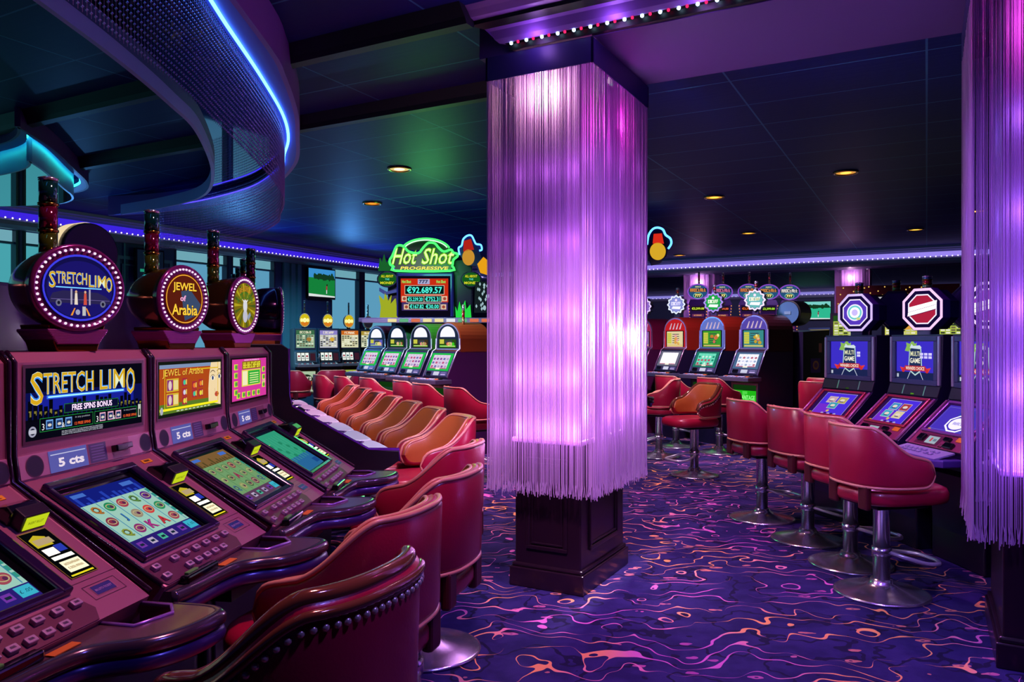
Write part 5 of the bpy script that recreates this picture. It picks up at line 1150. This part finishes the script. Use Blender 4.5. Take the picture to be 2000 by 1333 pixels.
ecf = [dict(body='#241240', trim='#a8a0d8', shell='#3a1420', arch='#5a4ab0', c1='#3a8a8a', c2='#c8a030', rb='#e8e8ff', rs=1.25, sy=['#d8d8f0', '#c07080', '#a0b0d0'], fr='#4a6a90', belly='#20b818', word='ADVANTAGE', sc=('#f0e0ff', '#6ab8b8', 'Classics', '#e8d890')),
       dict(body='#141030', trim='#8a9ad8', shell='#7a1a10', arch='#6a7ad0', c1='#3a9a30', c2='#c87830', rb='#6ad8b8', sy=['#1f8a70', '#c04060', '#d0f0e0'], fr='#1f7a68', belly='#187868', word='ADVANTAGE', sc=('#a890e8', '#1fa848', 'Green', '#d8f0c0')),
       dict(body='#1a0e30', trim='#c890b8', shell='#8a1c14', arch='#c82028', c1='#e0d0a0', c2='#e0a048', rb='#fff4ff', rs=1.4, sy=['#fff'], fr='#6a6a80', belly='#20a828', word='ADVANTAGE', sc=('#e0e8ff', '#8a90d8', 'Bonus', '#c8c0f8')),
       dict(body='#4a1040', trim='#b870a8', shell='#7a1040', arch='#a02858', c1='#8a60a0', c2='#e0a048', rb='#e0d0ff', sy=['#a060a0'], fr='#1fb838', belly='#20a828', word='ADVANTAGE', sc=('#e0c8ff', '#8a60c8', 'Bonus', '#c8c0f8'))]
for k, lb in enumerate(('green belly glass and white scalloped sign', 'turquoise reels and green scalloped sign', 'red arch and pale blue scalloped sign', 'only its purple flank in view')):
    cf = dict(ecf[k]); cf.update(top=1.75, seed=40+k, deck='#5c5878', scallop=True)
    upright('round topped machine right of the pillar, %s' % lb, E0+ED*k, EN, cf, g)
stool(2.60, 9.62, 0.866, 0.5, 'dark plum stool before the machine with the green scalloped sign', 'stools at the scalloped sign machines')
stool(2.18, 10.2, 0.866, 0.5, 'bright red stool before the machine with the red arch', 'stools at the scalloped sign machines')
stool(1.78, 9.30, -0.9, 0.3, 'amber lit stool peeping out right of the string curtain', 'stools at the scalloped sign machines')
# tall dark cabinet back to back with them
t = thing('slot_machine', 'tall dark machine side with a poster and a black drum on top', 'slot machine', (4.0, 10.45, 0), face_yaw(0.866, 0.5))
b = MB(); b.side([(-0.38, 0.0), (0.10, 0.0), (0.10, 1.2), (0.16, 1.55), (-0.38, 1.52)], -0.26, 0.26, P('#1a1230', 0.35, 0, 0.2), 0.006); b.build('cabinet', t)
b = MB(); b.M = Matrix.Translation((-0.261, 0.13, 0)) @ Matrix.Rotation(-pi/2, 4, 'Z') @ pm(0, 0, 0, 1); b.rect(-0.10, 0.98, 0.09, 1.17, 0.001, P('#4a2a90', 0.5)); b.disc(0, 1.08, 0.06, 0.002, P('#b89858', 0.5)); b.disc(0, 1.08, 0.035, 0.003, P('#6a4a80', 0.5)); b.rect(0.06, 1.25, 0.12, 1.37, 0.001, P('#c89878', 0.5)); b.build('poster', t)
b = MB(); b.prism([(0.17*cos(2*pi*k/28), 0.10, 0.17*sin(2*pi*k/28)) for k in range(28)], (0, 0.34, 0), BLACK, 0.01); hd = b.build('sign_drum', t, (0.10, -0.06, 1.775), (0, 0, R(15)))
b = MB(); b.prism([(0.15*cos(2*pi*k/28), 0.44, 0.15*sin(2*pi*k/28)) for k in range(28)], (0, 0.02, 0), P('#4a7aa8', 0.4)); b.box((0, 0.465, 0), (0.09, 0.01, 0.04), P('#7aa0b8', 0.4)); b.build('back_cap', hd)
# reel machines with round yellow signs
g = 'reel machines with round yellow signs'; DN = Vector((0.42, -0.9075))
def reel_machine(label, c, n, cfg, group, sign=True):
    t = thing('slot_machine', label, 'slot machine', (c[0], c[1], 0), face_yaw(n[0], n[1]), group)
    b = MB(); b.side([(-0.45, 0.0), (0.10, 0.0), (0.12, 0.98), (0.10, 1.02), (0.02, 1.22), (0.0, 1.62), (-0.45, 1.60)], -0.25, 0.25, P(cfg[0], 0.35, 0, 0.2), 0.006); b.build('cabinet', t)
    rnd = random.Random(cfg[5]); b = MB(); b.M = pm(0.017, 1.26, 0.003, 1.6); b.bars(-0.23, 0, 0.23, 0.35, 0.025, 0.012, P('#3a3448', 0.3, 0.4)); b.rect(-0.205, 0.025, 0.205, 0.325, 0.002, E(cfg[1], 1.0, True)); b.rect(-0.205, 0.25, 0.205, 0.325, 0.003, E(cfg[2], 1.0))
    for i in range(6):
        for j in range(6): b.rect(-0.19+0.064*i, 0.05+0.033*j, -0.14+0.064*i, 0.07+0.033*j, 0.004, E(rnd.choice(['#28302a', '#e8e8d0', '#c8c8a8', '#6a6048']), 1.0))
    b.disc(0.08, 0.17, 0.055, 0.005, E(cfg[3], 1.0), 0.035); b.marks(0, 0.288, 0.26, 0.04, 0.004, E('#f0e8c8' if sign else '#e89838', 1.1), 6, cfg[5]); b.build('top_glass', t)
    b = MB(); b.M = pm(0.098, 1.03, 0.022, 1.22); b.rect(-0.235, 0, 0.235, 0.20, 0.003, P('#1a1a28', 0.3, 0.3)); b.rect(-0.20, 0.03, 0.08, 0.19, 0.004, E('#0c1410', 1.0))
    for i in range(3):
        x = -0.19+0.09*i; b.rect(x, 0.04, x+0.075, 0.18, 0.005, E('#e8f0e8', 1.1, True)); b.disc(x+0.037, 0.12, 0.024, 0.006, E(rnd.choice(['#40504a', '#a03848', '#30585a']), 1.0), 0.02, 12); b.rect(x+0.01, 0.07, x+0.065, 0.082, 0.006, E('#303838', 1.0))
    b.rect(0.10, 0.04, 0.21, 0.17, 0.005, E('#3a1a28', 1.0)); b.build('reel_window', t)
    b = MB(); b.box((0, -0.20, 0.99), (0.50, 0.24, 0.05), P('#6a6470', 0.3, 0.5), 0.008)
    for k in range(6): b.box((-0.19+0.06*k, -0.27, 1.02), (0.04, 0.03, 0.012), P('#d8d0c0' if k % 2 else '#c83828', 0.4), 0.003)
    b.box((0.16, -0.22, 1.03), (0.10, 0.08, 0.03), GLOSSBLACK, 0.006); b.build('button_deck', t)
    b = MB(); b.M = pm(0.116, 0.52, 0.118, 0.9); b.bars(-0.23, 0, 0.23, 0.40, 0.03, 0.012, P('#5a5030', 0.3, 0.6)); b.rect(-0.20, 0.03, 0.20, 0.37, 0.002, E(cfg[4], 1.0, True)); b.disc(0, 0.2, 0.16, 0.003, E('#1c2a1c', 1.0), 0.12); b.marks(0, 0.25, 0.22, 0.06, 0.004, E('#f0f0e0', 1.1), 5, 1); b.marks(0, 0.17, 0.28, 0.065, 0.004, E('#e04828', 1.1), 7, 2); b.marks(0, 0.10, 0.18, 0.05, 0.004, E('#f0f0e0', 1.1), 5, 3); b.build('belly_glass', t)
    b = MB(); b.tube([(0.258, -0.02, 1.10), (0.30, -0.03, 1.12), (0.31, -0.03, 1.2)], 0.012, CHROME, 8); b.ball((0.31, -0.03, 1.21), 0.022, BLACK, 10, 6); b.build('pull_lever', t)
    if sign:
        b = MB(); b.prism([(0.118*cos(2*pi*k/28), 0.0, 0.118*sin(2*pi*k/28)) for k in range(28)], (0, 0.16, 0), P('#16404a', 0.3, 0.4), 0.01); hd = b.build('sign_drum', t, (0, 0.05, 1.755), (0, 0, R(-8)))
        b = MB(); b.M = pm(0.002, 0, 0.002, 1); lit = sign != 'off'
        b.disc(0, 0, 0.105, 0.001, E('#c8b418', 1.1, True) if lit else P('#4a1c24', 0.3)); b.poly([(0.1*cos(a), 0.1*sin(a)) for a in [R(200+k*14) for k in range(11)]], 0.002, E('#d87a20', 1.0) if lit else P('#3a1a2a', 0.3))
        for x in (-0.066, 0, 0.066): b.disc(x, 0.0, 0.030 if x else 0.038, 0.003, E('#fff0a0', 1.4) if lit else P('#5a2a34', 0.3)); b.ring(x, 0, 0.02, 0.02, 0.006, 0.004, E('#d8a030', 1.2) if lit else P('#2a1018', 0.4), 16)
        n_ = 26
        for k in range(n_): b.ball((0.112*cos(2*pi*k/n_), 0.112*sin(2*pi*k/n_), 0.004), 0.006, E('#f8e8c0', 1.3 if lit else 0.3), 6, 4)
        b.build('sign_face', hd); b = MB(); b.box((0, 0.08, -0.13), (0.08, 0.06, 0.06), BLACK, 0.004); b.build('neck', hd)
        stack(hd, 0.0, 0.06, 0.112, 0.018, 0.22, ('#2f4a58', '#4a3a48', '#30483a'))
        t.scale = (0.74, 1, 1)
    return t
dpos = [(-3.50, 13.0), (-3.19, 13.35), (-2.90, 13.72), (-2.70, 14.5)]
dcf = [('#0f3a52', '#8ab090', '#3a6a48', '#a87838', '#a8c0a0', 1), ('#0e3048', '#c0c0c8', '#8a80c8', '#d8a838', '#5a50c0', 2), ('#10281f', '#d8d8b0', '#c86820', '#c8c8b8', '#9ab048', 3), ('#0e2a3a', '#c8d0b0', '#a89038', '#a0a890', '#809060', 4)]
for k, (c, lb) in enumerate(zip(dpos, ('pale green glass, left of the other yellow signs', 'violet headed glass, under the middle yellow sign', 'amber headed glass, under the right yellow sign', 'unlit maroon sign, half behind the round topped machines'))):
    reel_machine('reel machine below the windows, %s' % lb, c, DN, dcf[k], g, 'off' if k == 3 else True)
for (x, y, nx), lb in zip(((-3.42, 12.0, 0.1), (-2.90, 12.2, -0.5), (-2.40, 12.55, -0.5)), ('left one seen square from behind', 'middle one, its arm sloping to the left', 'right one, edged in gold light')):
    stool(x, y, nx, 0.9, 'dark plum stool at the reel machines, %s' % lb, 'stools at the reel machines')

# tall progressive machines with oval signs
g = 'tall machines with oval signs'
def tall_machine(label, c, n, cols, group):
    t = thing('slot_machine', label, 'slot machine', (c[0], c[1], 0), face_yaw(n[0], n[1]), group)
    b = MB(); b.side([(-0.4, 0.0), (0.10, 0.0), (0.12, 0.95), (0.0, 1.25), (0.0, 1.40), (-0.4, 1.40)], -0.19, 0.19, P('#2a1450', 0.35, 0.2), 0.005); b.build('cabinet', t)
    b = MB(); b.prism([(-0.14, 0.12, 1.40), (0.14, 0.12, 1.40), (0.205, 0.12, 2.08), (0.16, 0.12, 2.16), (-0.16, 0.12, 2.16), (-0.205, 0.12, 2.08)], (0, -0.10, 0), P('#3a1860', 0.3, 0.3), 0.006); tw = b.build('tower', t)
    b = MB(); b.M = pm(-0.018, 0, -0.018, 1); b.poly([(-0.115, 1.43), (0.115, 1.43), (0.165, 2.06), (-0.165, 2.06)], 0.002, E('#26103e', 1.0, True)); b.rect(-0.14, 1.95, 0.14, 2.03, 0.004, E('#141008', 1.0)); b.text('€3,399.00', 0, 1.99, 0.26, 0.05, 0.005, E(cols[0], 1.2), 0.03)
    for k in range(6):
        z = 1.87-0.075*k; w_ = 0.125-0.01*k/2; b.rect(-w_, z-0.024, w_, z+0.024, 0.003, E('#6a2a5a' if k < 4 else '#d8d0c8', 0.9)); b.marks(0, z, w_*1.4, 0.024, 0.004, E('#e8a060' if k < 4 else '#28203a', 1.0), 7, k)
    for s_ in (-1, 1):
        for k in range(12): b.ball((s_*(0.140+0.052*k/11), 1.45+0.054*k, 0.006), 0.011, E('#f0a048', 1.3), 6, 4)
    b.build('award_board', tw)
    q = [(0.225*cos(2*pi*k/36), 0.145*sin(2*pi*k/36)) for k in range(36)]
    b = MB(); b.prism([(x, 0.10, 2.30+z) for x, z in q], (0, -0.10, 0), P('#5a2a98', 0.25, 0.4), 0.006); hd = b.build('oval_sign', t)
    b = MB(); b.M = pm(0.002, 2.30, 0.002, 3); b.poly(q, 0.001, E('#8a4ac8', 1.0, True)); b.disc(0, 0, 0.20, 0.002, E('#24507a', 1.0), 0.125, 32); b.rect(-0.19, -0.005, 0.19, 0.06, 0.003, E('#1a2a3a', 1.0)); b.marks(0, 0.028, 0.34, 0.058, 0.004, E(cols[1], 1.1), 8, 3); b.disc(0, -0.07, 0.10, 0.003, E('#7ac0b0', 1.0), 0.055); b.disc(0, -0.07, 0.085, 0.004, E('#20403a', 1.0), 0.045); b.text('777', 0, -0.07, 0.13, 0.05, 0.005, E('#f8e080', 1.3), 0.04); b.marks(0, 0.088, 0.12, 0.025, 0.004, E('#d8d880', 1.0), 5)
    b.build('sign_face', hd); b = MB(); b.box((0, 0.06, 2.17), (0.12, 0.07, 0.10), P('#3a1860', 0.3, 0.3), 0.004); b.build('neck', hd)
    stack(t, 0.02, 0.06, 2.44, 0.022, 0.22, ('#5a4a50', '#a82a48', '#8a6a60')); t.scale = (0.84, 1, 1)
    return t
for (x, y), cl, lb in zip(((3.39, 14.0), (3.86, 14.1), (4.31, 14.0), (4.71, 14.1), (5.13, 14.2)), (('#c8e040', '#e89040'), ('#e06040', '#e070a0'), ('#e06030', '#e08040'), ('#a8e040', '#e09040'), ('#f0a030', '#f0e8e0')),
        ('leftmost, tall board fully visible', 'second, mostly behind the green scalloped sign', 'third, behind the white scalloped sign', 'fourth, behind the black drum', 'rightmost, ringed with warm bulbs')):
    tall_machine('tall award board machine under an oval sign, %s' % lb, (x, y), Vector((-0.25, -0.97)), cl, g)
# reel machines and stools glimpsed behind the right row
g = 'reel machines behind the right row'
for k, lb in enumerate(('under the left octagon sign', 'between the octagon signs', 'under the middle octagon sign', 'beside the right string curtain')):
    reel_machine('yellow green glass machine far behind the right row, %s' % lb, (4.95+0.62*k, 11.3-0.30*k), Vector((-0.45, -0.9)), ('#1a1430', '#c8c858' if k % 2 else '#a8b848', '#1f4a1c', '#e0a040', '#4a9a50', 60+k), g, False).scale = (1, 1, 1.12)
reel_machine('small reel machine glowing turquoise beside the far dark cabinet', (6.0, 14.6), Vector((-0.4, -0.92)), ('#1a1034', '#6ab0b0', '#d8b848', '#e0d060', '#58b0a8', 71), None, False)
reel_machine('slim machine edge with yellow glass right of the black drum', (5.05, 12.6), Vector((-0.9, -0.4)), ('#1a1034', '#d8c848', '#d8b848', '#e0d060', '#a8b040', 72), None, False)
for (x, y), lb in zip(((3.55, 8.75), (3.95, 9.55), (4.35, 10.6), (5.3, 13.3)), ('nearest, square back beside the first console', 'second, edged in gold', 'third, small and dim', 'farthest and smallest')):
    stool(x, y, 0.7, 0.7, 'burgundy stool left of the right row, %s' % lb, 'stools in the gap left of the right row')
# red starred fascia panel far right
b = MB(); p = Vector((6.6, 13.2, 0)); b.box((0, 0, 2.05), (1.9, 0.12, 0.62), P('#8a1024', 0.4)); b.M = pm(0.061, 1.74, 0.061, 2.4); rnd = random.Random(9)
for k in range(60): b.disc(rnd.uniform(-0.93, 0.93), rnd.uniform(0.02, 0.6), 0.012, 0.001, E('#f0c060', 1.0), None, 6)
b.rect(-0.75, 0.03, 0.25, 0.42, 0.002, E('#c8c8d0', 0.8)); b.frame(-0.79, -0.01, 0.29, 0.46, 0.04, 0.004, GOLD)
for k in range(3): b.rect(-0.68+0.3*k, 0.08, -0.45+0.3*k, 0.34, 0.003, E('#4a5060', 0.9))
b.M = Matrix.Identity(4)
for x in (-0.85, 0.85): b.box((x, 0, 0.87), (0.1, 0.1, 1.75), P('#3a0a18', 0.4))
o = b.build('starred_sign', None, tuple(p), (0, 0, R(-20))); tag(o, 'dark red panel with gold stars and framed screen behind the octagon signs', 'sign')

# ------------------------------------------------------------------ neon jackpot sign on its stand
SZ = Vector((-1.095, 10.45, 0))
t = thing('sign_stand', 'dark stand cabinet and shelf carrying the neon jackpot sign', 'stand', tuple(SZ), 0)
b = MB(); b.box((1.72, 0.42, 0.82), (2.3, 0.5, 1.64), P('#120c24', 0.4), 0.01); b.build('cabinet', t)
b = MB(); b.box((0.7975, 0.30, 1.690), (3.6, 0.52, 0.06), P('#5a5a88', 0.35, 0.3), 0.008); b.box((0.7975, 0.04, 1.675), (3.5, 0.02, 0.05), P('#8a84b0', 0.3, 0.4), 0.003)
b.M = pm(-0.028, 1.655, -0.028, 2); rnd = random.Random(6)
for k in range(9): b.rect(-0.6+0.16*k, 0.004, -0.48+0.16*k, 0.05, 0.004, E(rnd.choice(['#f0e0a0', '#e8e8f0', '#d87050', '#60b080']), 1.0))
b.build('shelf', t)
js = thing('jackpot_sign', 'large green neon jackpot sign with a red display of euro amounts', 'sign', (SZ.x, SZ.y+0.15, 0), 0)
def PX(px): return (px-845)/141.0
def PZ(py): return 1.4+(667-py)/141.0
NG = E('#3cf05a', 2.2, True); NGW = E('#b8ffc0', 2.0); NB = E('#5aa8ff', 2.6, True)
b = MB(); x0, x1, z0, z1 = PX(775), PX(887), PZ(621), PZ(533)
b.box(((x0+x1)/2, 0.10, (z0+z1)/2), (x1-x0, 0.30, z1-z0), P('#2a2a88', 0.2, 0.5, 0.4), 0.03, 3); cab = b.build('display_cabinet', js)
b = MB(); b.M = pm(0.052, 0, 0.052, 1); X = PX; Z = PZ
b.rect(X(779), Z(619), X(880), Z(541), 0.001, E('#0a0818', 1.0)); b.rect(X(784), Z(592), X(876), Z(546), 0.002, E('#c82c14', 1.0, True)); b.rect(X(786), Z(608), X(875), Z(592), 0.002, E('#40306a', 1.0))
def amount(s, cx, cy, wd, ht, fw, fh):
    b.rect(X(cx-fw/2-1), Z(cy+fh/2+1), X(cx+fw/2+1), Z(cy-fh/2-1), 0.003, E('#d8c8b0', 1.0)); b.rect(X(cx-fw/2), Z(cy+fh/2), X(cx+fw/2), Z(cy-fh/2), 0.004, E('#061414', 1.0)); b.text(s, X(cx), Z(cy), wd/141.0, ht/141.0, 0.005, E('#4ae8d0', 1.3), 0.02)
amount('€92.689.57', 830, 568, 68, 13, 75, 16); amount('€5.239.20', 812, 586, 29, 8, 33, 11); amount('€752.31', 846, 585.5, 29, 9, 33, 11); amount('€167.82', 815, 600, 27, 8, 31, 10); amount('€30.00', 845, 600, 25, 8, 29, 10)
for cx in (795, 862): b.text('Hot Shot', X(cx), Z(552), 18/141, 6/141, 0.004, E('#8ad858', 1.1), 0.04)
b.rect(X(817), Z(557), X(840), Z(547), 0.003, E('#a8a8d0', 1.0)); b.text('777', X(828), Z(552), 18/141, 7/141, 0.004, E('#283058', 1.0), 0.03)
for cx, cy in ((791, 585), (869, 585), (795, 601), (867, 601)): b.rect(X(cx-5), Z(cy+5), X(cx+5), Z(cy-5), 0.004, E('#e0c0a0', 1.0)); b.disc(X(cx), Z(cy), 0.022, 0.005, E('#a04838', 1.0))
b.build('display', cab)
# lettering board with neon outline and arch
brd = [(763, 510), (768, 502), (776, 484), (785, 482), (792, 486), (800, 494), (818, 497), (828, 486), (838, 477), (850, 478), (858, 487), (868, 494), (881, 490), (886, 496), (893, 498), (894, 503), (886, 510), (884, 522), (880, 531), (774, 531), (771, 523), (764, 519)]
b = MB(); b.prism([(X(x), -0.06, Z(y)) for x, y in brd], (0, 0.10, 0), P('#0c3a14', 0.3)); lb_ = b.build('letter_board', js)
b = MB(); b.M = pm(0.066, 0, 0.066, 1); b.tube([(p.x, p.y, 0.0) for p in bez([(X(x), Z(y), 0) for x, y in brd], 3, True)], 0.016, NG, 6, True); b.build('neon_outline', lb_)
b = MB(); b.M = pm(0.064, 0, 0.064, 1)
for cx, s_, wd in ((793, 'Hot', 46), (857, 'Shot', 61)):
    b.text(s_, X(cx), Z(503), wd/141, 34/141, 0.001, E('#1a5a14', 1.0), 0.06, 0.0, 0.25); b.text(s_, X(cx), Z(503), wd/141, 33/141, 0.003, E('#8ad830', 1.2), 0.035, 0.0, 0.25); b.text(s_, X(cx+0.5), Z(503), wd*0.97/141, 30/141, 0.004, E('#e8f0a8', 1.1), 0.0, 0.0, 0.25)
b.text('PROGRESSIVE', X(830), Z(526), 92/141, 6.5/141, 0.003, E('#f0e060', 1.2), 0.03, 0.0, 0.3); b.build('lettering', lb_)
b = MB(); b.tube([(X(832)+0.34*cos(a), -0.02, Z(494)+0.185*sin(a)) for a in [R(18+k*7.2) for k in range(21)]], 0.014, NG, 6); b.tube([(X(832)+0.315*cos(a), -0.02, Z(494)+0.165*sin(a)) for a in [R(22+k*7.2) for k in range(20)]], 0.007, NGW, 6)
b.prism([(X(832)+0.33*cos(a), 0.02, Z(494)+0.18*sin(a)) for a in [R(10+k*8) for k in range(21)]], (0, 0.04, 0), P('#06140a', 0.3)); b.build('neon_arch', js)
for cx in (757, 920):
    b = MB(); b.prism([(X(cx)+0.145*cos(2*pi*k/28), -0.02, Z(547)+0.11*sin(2*pi*k/28)) for k in range(28)], (0, 0.10, 0), P('#141440', 0.3, 0.4), 0.01); ov = b.build('oval_sign', js)
    b = MB(); b.M = pm(0.022, 0, 0.022, 1); b.disc(X(cx), Z(547), 0.125, 0.001, E('#145a1c', 1.0, True), 0.092); 
    for s_, y, w_ in (('ALL ABOUT', 541, 0.17), ('THE', 547, 0.06), ('MONEY', 554, 0.19)): b.text(s_, X(cx), Z(y), w_, 0.036 if s_ != 'THE' else 0.025, 0.003, E('#c8c828' if s_ != 'THE' else '#50c8b0', 1.1), 0.04)
    b.build('sign_face', ov)
def flame(pts, y, m, name):
    b = MB(); b.prism([(X(x), y, Z(yy)) for x, yy in pts], (0, 0.05, 0), m); return b.build(name, js)
flame([(742, 621), (744, 600), (740, 578), (750, 588), (752, 572), (758, 590), (764, 578), (762, 596), (772, 584), (776, 621)], 0.0, E('#a8b428', 0.9), 'flame_board')
flame([(739, 530), (742, 505), (746, 515), (750, 498), (754, 515), (762, 508), (764, 530)], 0.0, E('#1c6a30', 0.8), 'flame_board')
flame([(890, 621), (889, 600), (893, 610), (897, 590), (901, 606), (908, 588), (910, 606), (918, 596), (920, 621)], 0.0, E('#28d848', 1.0, True), 'flame_board')
b = MB(); b.prism([(X(741), 0.0, Z(570)), (X(752), 0.0, Z(577)), (X(776), 0.0, Z(572)), (X(776), 0.0, Z(566)), (X(755), 0.0, Z(571)), (X(741), 0.0, Z(563))], (0, 0.08, 0), P('#5a6ab8', 0.2, 0.6)); b.build('side_bracket', js)
b = MB(); b.box((PX(770)-0.02, 0.12, 2.01), (0.16, 0.10, 0.56), P('#1a1444', 0.3, 0.3), 0.01); b.build('side_post', js); b = MB(); b.box((PX(903), 0.12, 2.13), (0.26, 0.10, 0.80), P('#120e34', 0.3, 0.3), 0.01); b.build('side_post', js)
b = MB(); b.prism([(X(926), -0.03, Z(612)), (X(955), -0.03, Z(612)), (X(955), -0.03, Z(552)), (X(928), -0.03, Z(552))], (0, 0.16, 0), P('#0a1a20', 0.3, 0.4)); b.M = pm(0.031, 0, 0.031, 1); rnd = random.Random(3)
for k in range(26):
    x, y = rnd.uniform(928, 952), rnd.uniform(555, 608); b.poly([(X(x), Z(y)), (X(x+2), Z(y-4)), (X(x+4), Z(y)), (X(x+2), Z(y+4))], 0.002, E('#a8c8d0', 0.9))
b.build('net_board', js)
# figure boards with a blue neon outline, left plain
for nm, pxs, par in (('neon_board', 0, js),):
    pts = [(898, 500), (896, 487), (902, 482), (905, 470), (913, 463), (921, 463), (926, 472), (930, 479), (939, 481), (941, 490), (936, 492), (940, 505), (955, 512), (955, 545), (938, 540), (930, 522), (912, 520)]
    b = MB(); b.prism([(X(x), -0.05, Z(y)) for x, y in pts], (0, 0.06, 0), P('#2a1a78', 0.3)); nb = b.build('figure_board', js)
    b = MB(); b.tube([(X(p.x), -0.06, Z(p.y)) for p in bez([(x, y, 0) for x, y in pts[:11]], 4)], 0.014, NB, 6); b.build('neon_outline', nb)
    b = MB(); b.M = pm(0.052, 0, 0.052, 1); b.poly([(X(905), Z(494)), (X(906), Z(473)), (X(920), Z(469)), (X(926), Z(490))], 0.001, E('#b02018', 1.0)); b.poly([(X(938), Z(535)), (X(932), Z(518)), (X(944), Z(504)), (X(954), Z(512)), (X(954), Z(540))], 0.001, E('#e8a018', 1.0)); b.disc(X(915), Z(505), 0.085, 0.001, E('#c89030', 1.0), 0.11); b.build('colour_patches', nb)
t = thing('neon_board', 'small neon outlined board with red and gold patches right of the central pillar', 'sign', (2.02, 10.62, 0), 0)
def X2(px): return (px-1285)/141.0
pts = [(1265, 505), (1262, 480), (1265, 462), (1273, 450), (1283, 447), (1293, 451), (1298, 461), (1307, 468), (1309, 478), (1303, 488), (1300, 502), (1288, 516), (1272, 520)]
b = MB(); b.prism([(X2(x), -0.05, Z(y)) for x, y in pts], (0, 0.06, 0), P('#16123a', 0.3)); b.build('board', t)
b = MB(); b.tube([(X2(p.x), -0.06, Z(p.y)) for p in bez([(x, y, 0) for x, y in pts[1:10]], 4)], 0.016, NB, 6); b.build('neon_outline', t)
b = MB(); b.M = pm(0.052, 0, 0.052, 1); b.poly([(X2(1273), Z(478)), (X2(1275), Z(459)), (X2(1291), Z(458)), (X2(1295), Z(478))], 0.001, E('#d02818', 1.1)); b.disc(X2(1283), Z(493), 0.11, 0.001, E('#d8a828', 1.0), 0.12); b.build('colour_patches', t)
b = MB(); b.tube([(-0.65, 0.0, 1.74), (-0.65, 0.0, 2.35), (-0.55, 0.0, 2.5), (-0.05, 0.0, Z(490))], 0.03, P('#3a2a5a', 0.25, 0.6), 10); b.box((-0.65, 0.0, 1.7375), (0.2, 0.2, 0.03), P('#3a2a5a', 0.3, 0.5), 0.005); b.build('post', t)
point('neon_glow', (SZ.x+0.05, SZ.y-0.9, 2.45), (0.12, 1.0, 0.25), 26, 0.3)

# ------------------------------------------------------------------ wall screens
def golf(b, w_, h_, near):
    if near is None:
        b.rect(-w_, -h_, w_, h_, 0.001, E('#0a1424', 1.0)); b.rect(-w_*0.8, -h_*0.5, w_*0.6, -h_*0.3, 0.002, E('#1f8a6a', 1.0)); b.disc(w_*0.2, h_*0.1, w_*0.4, 0.002, E('#164a5a', 1.0)); return
    b.rect(-w_, -h_, w_, h_, 0.001, E('#14803a' if near else '#2fb890', 1.0, True)); b.rect(-w_, h_*0.35, w_, h_, 0.002, E('#3a90d0' if near else '#7ad0c8', 1.0))
    rnd = random.Random(12)
    for k in range(16): b.disc(-w_*0.55+w_*1.5*k/16, h_*(0.42+0.1*rnd.random()), w_*0.10, 0.003, E('#123a20', 1.0), h_*(0.10+0.18*rnd.random()), 10)
    b.rect(-w_*0.6, h_*0.28, w_, h_*0.40, 0.003, E('#123a20', 1.0)); b.poly([(-w_, -h_), (w_, -h_), (w_, -h_*0.9), (-w_, -h_*0.8)], 0.003, E('#d8e0e0', 1.0))
    x = w_*0.35; b.rect(x-0.012, -h_*0.75, x+0.012, -h_*0.45, 0.004, E('#d0d0d8', 1.0)); b.rect(x-0.018, -h_*0.48, x+0.018, -h_*0.2, 0.0045, E('#a03040', 1.0)); b.disc(x+0.01, -h_*0.12, 0.02, 0.005, E('#2a1a18', 1.0))
def wall_tv(label, loc, yaw, w_, h_, near):
    t = thing('television', label, 'television', loc, yaw)
    b = MB(); b.box((0, -0.06, 0), (w_*2+0.05, 0.06, h_*2+0.07), GLOSSBLACK, 0.01); b.box((0, -0.015, 0), (w_, 0.03, h_), BLACK); b.build('housing', t)
    b = MB(); b.M = Matrix.Translation((0, 0, 0.008)) @ pm(0.091, 0, 0.091, 1); golf(b, w_, h_, near); b.build('screen', t)
q = (622-CX)/F_PX; tt = wall_t(622); p = WL0+U*tt
wall_tv('flat television showing golf on the dark blue column between the windows', (p.x, p.y, 1.4+112*p.y/F_PX), WYAW, 0.37, 0.27, True)
tt = wall_t(283); p = WL0+U*tt
wall_tv('small dark television beside the panelled wall, above the amber round sign', (p.x+0.04, p.y-0.03, 1.4+146*p.y/F_PX), WYAW, 0.22, 0.22, None)
k = (1586-CX)/F_PX; s_ = (k*FW.y-FW.x)/(-V.x+k*V.y); p = FW-V*s_
wall_tv('distant television with a turquoise golf picture on the far wall', (p.x, p.y+0.0, 1.4+59*p.y/F_PX), YAW_ROOM, 0.60, 0.30, False)

t = thing('slot_machine', 'dark machine behind the limousine sign, cream lit drum on top', 'slot machine', (-2.25, 3.95, 0), R(100))
b = MB(); b.box((0, 0, 0.80), (0.5, 0.4, 1.60), KD, 0.01); b.build('cabinet', t)
b = MB(); b.prism([(0.15*cos(2*pi*k/32), 0.0, 0.15*sin(2*pi*k/32)) for k in range(32)], (0, 0.16, 0), P('#1c1040', 0.3, 0.3), 0.008); hd = b.build('sign_drum', t, (0, -0.08, 1.86), (0, 0, R(-40)))
b = MB(); n = 20; q = [(0.154*cos(R(60)+R(130)*k/n), 0.154*sin(R(60)+R(130)*k/n)) for k in range(n+1)]
b.add([(x, y, z) for y in (0.03, 0.13) for x, z in q], [(i, i+1, n+2+i, n+1+i) for i in range(n)], E('#f0d8a8', 1.0, True)); b.build('lit_band', hd)
b = MB(); b.box((0, 0.08, -0.20), (0.10, 0.10, 0.16), BLACK); b.build('neck', hd)
for o in list(S.objects):
    if o.name.startswith('stool') : pass
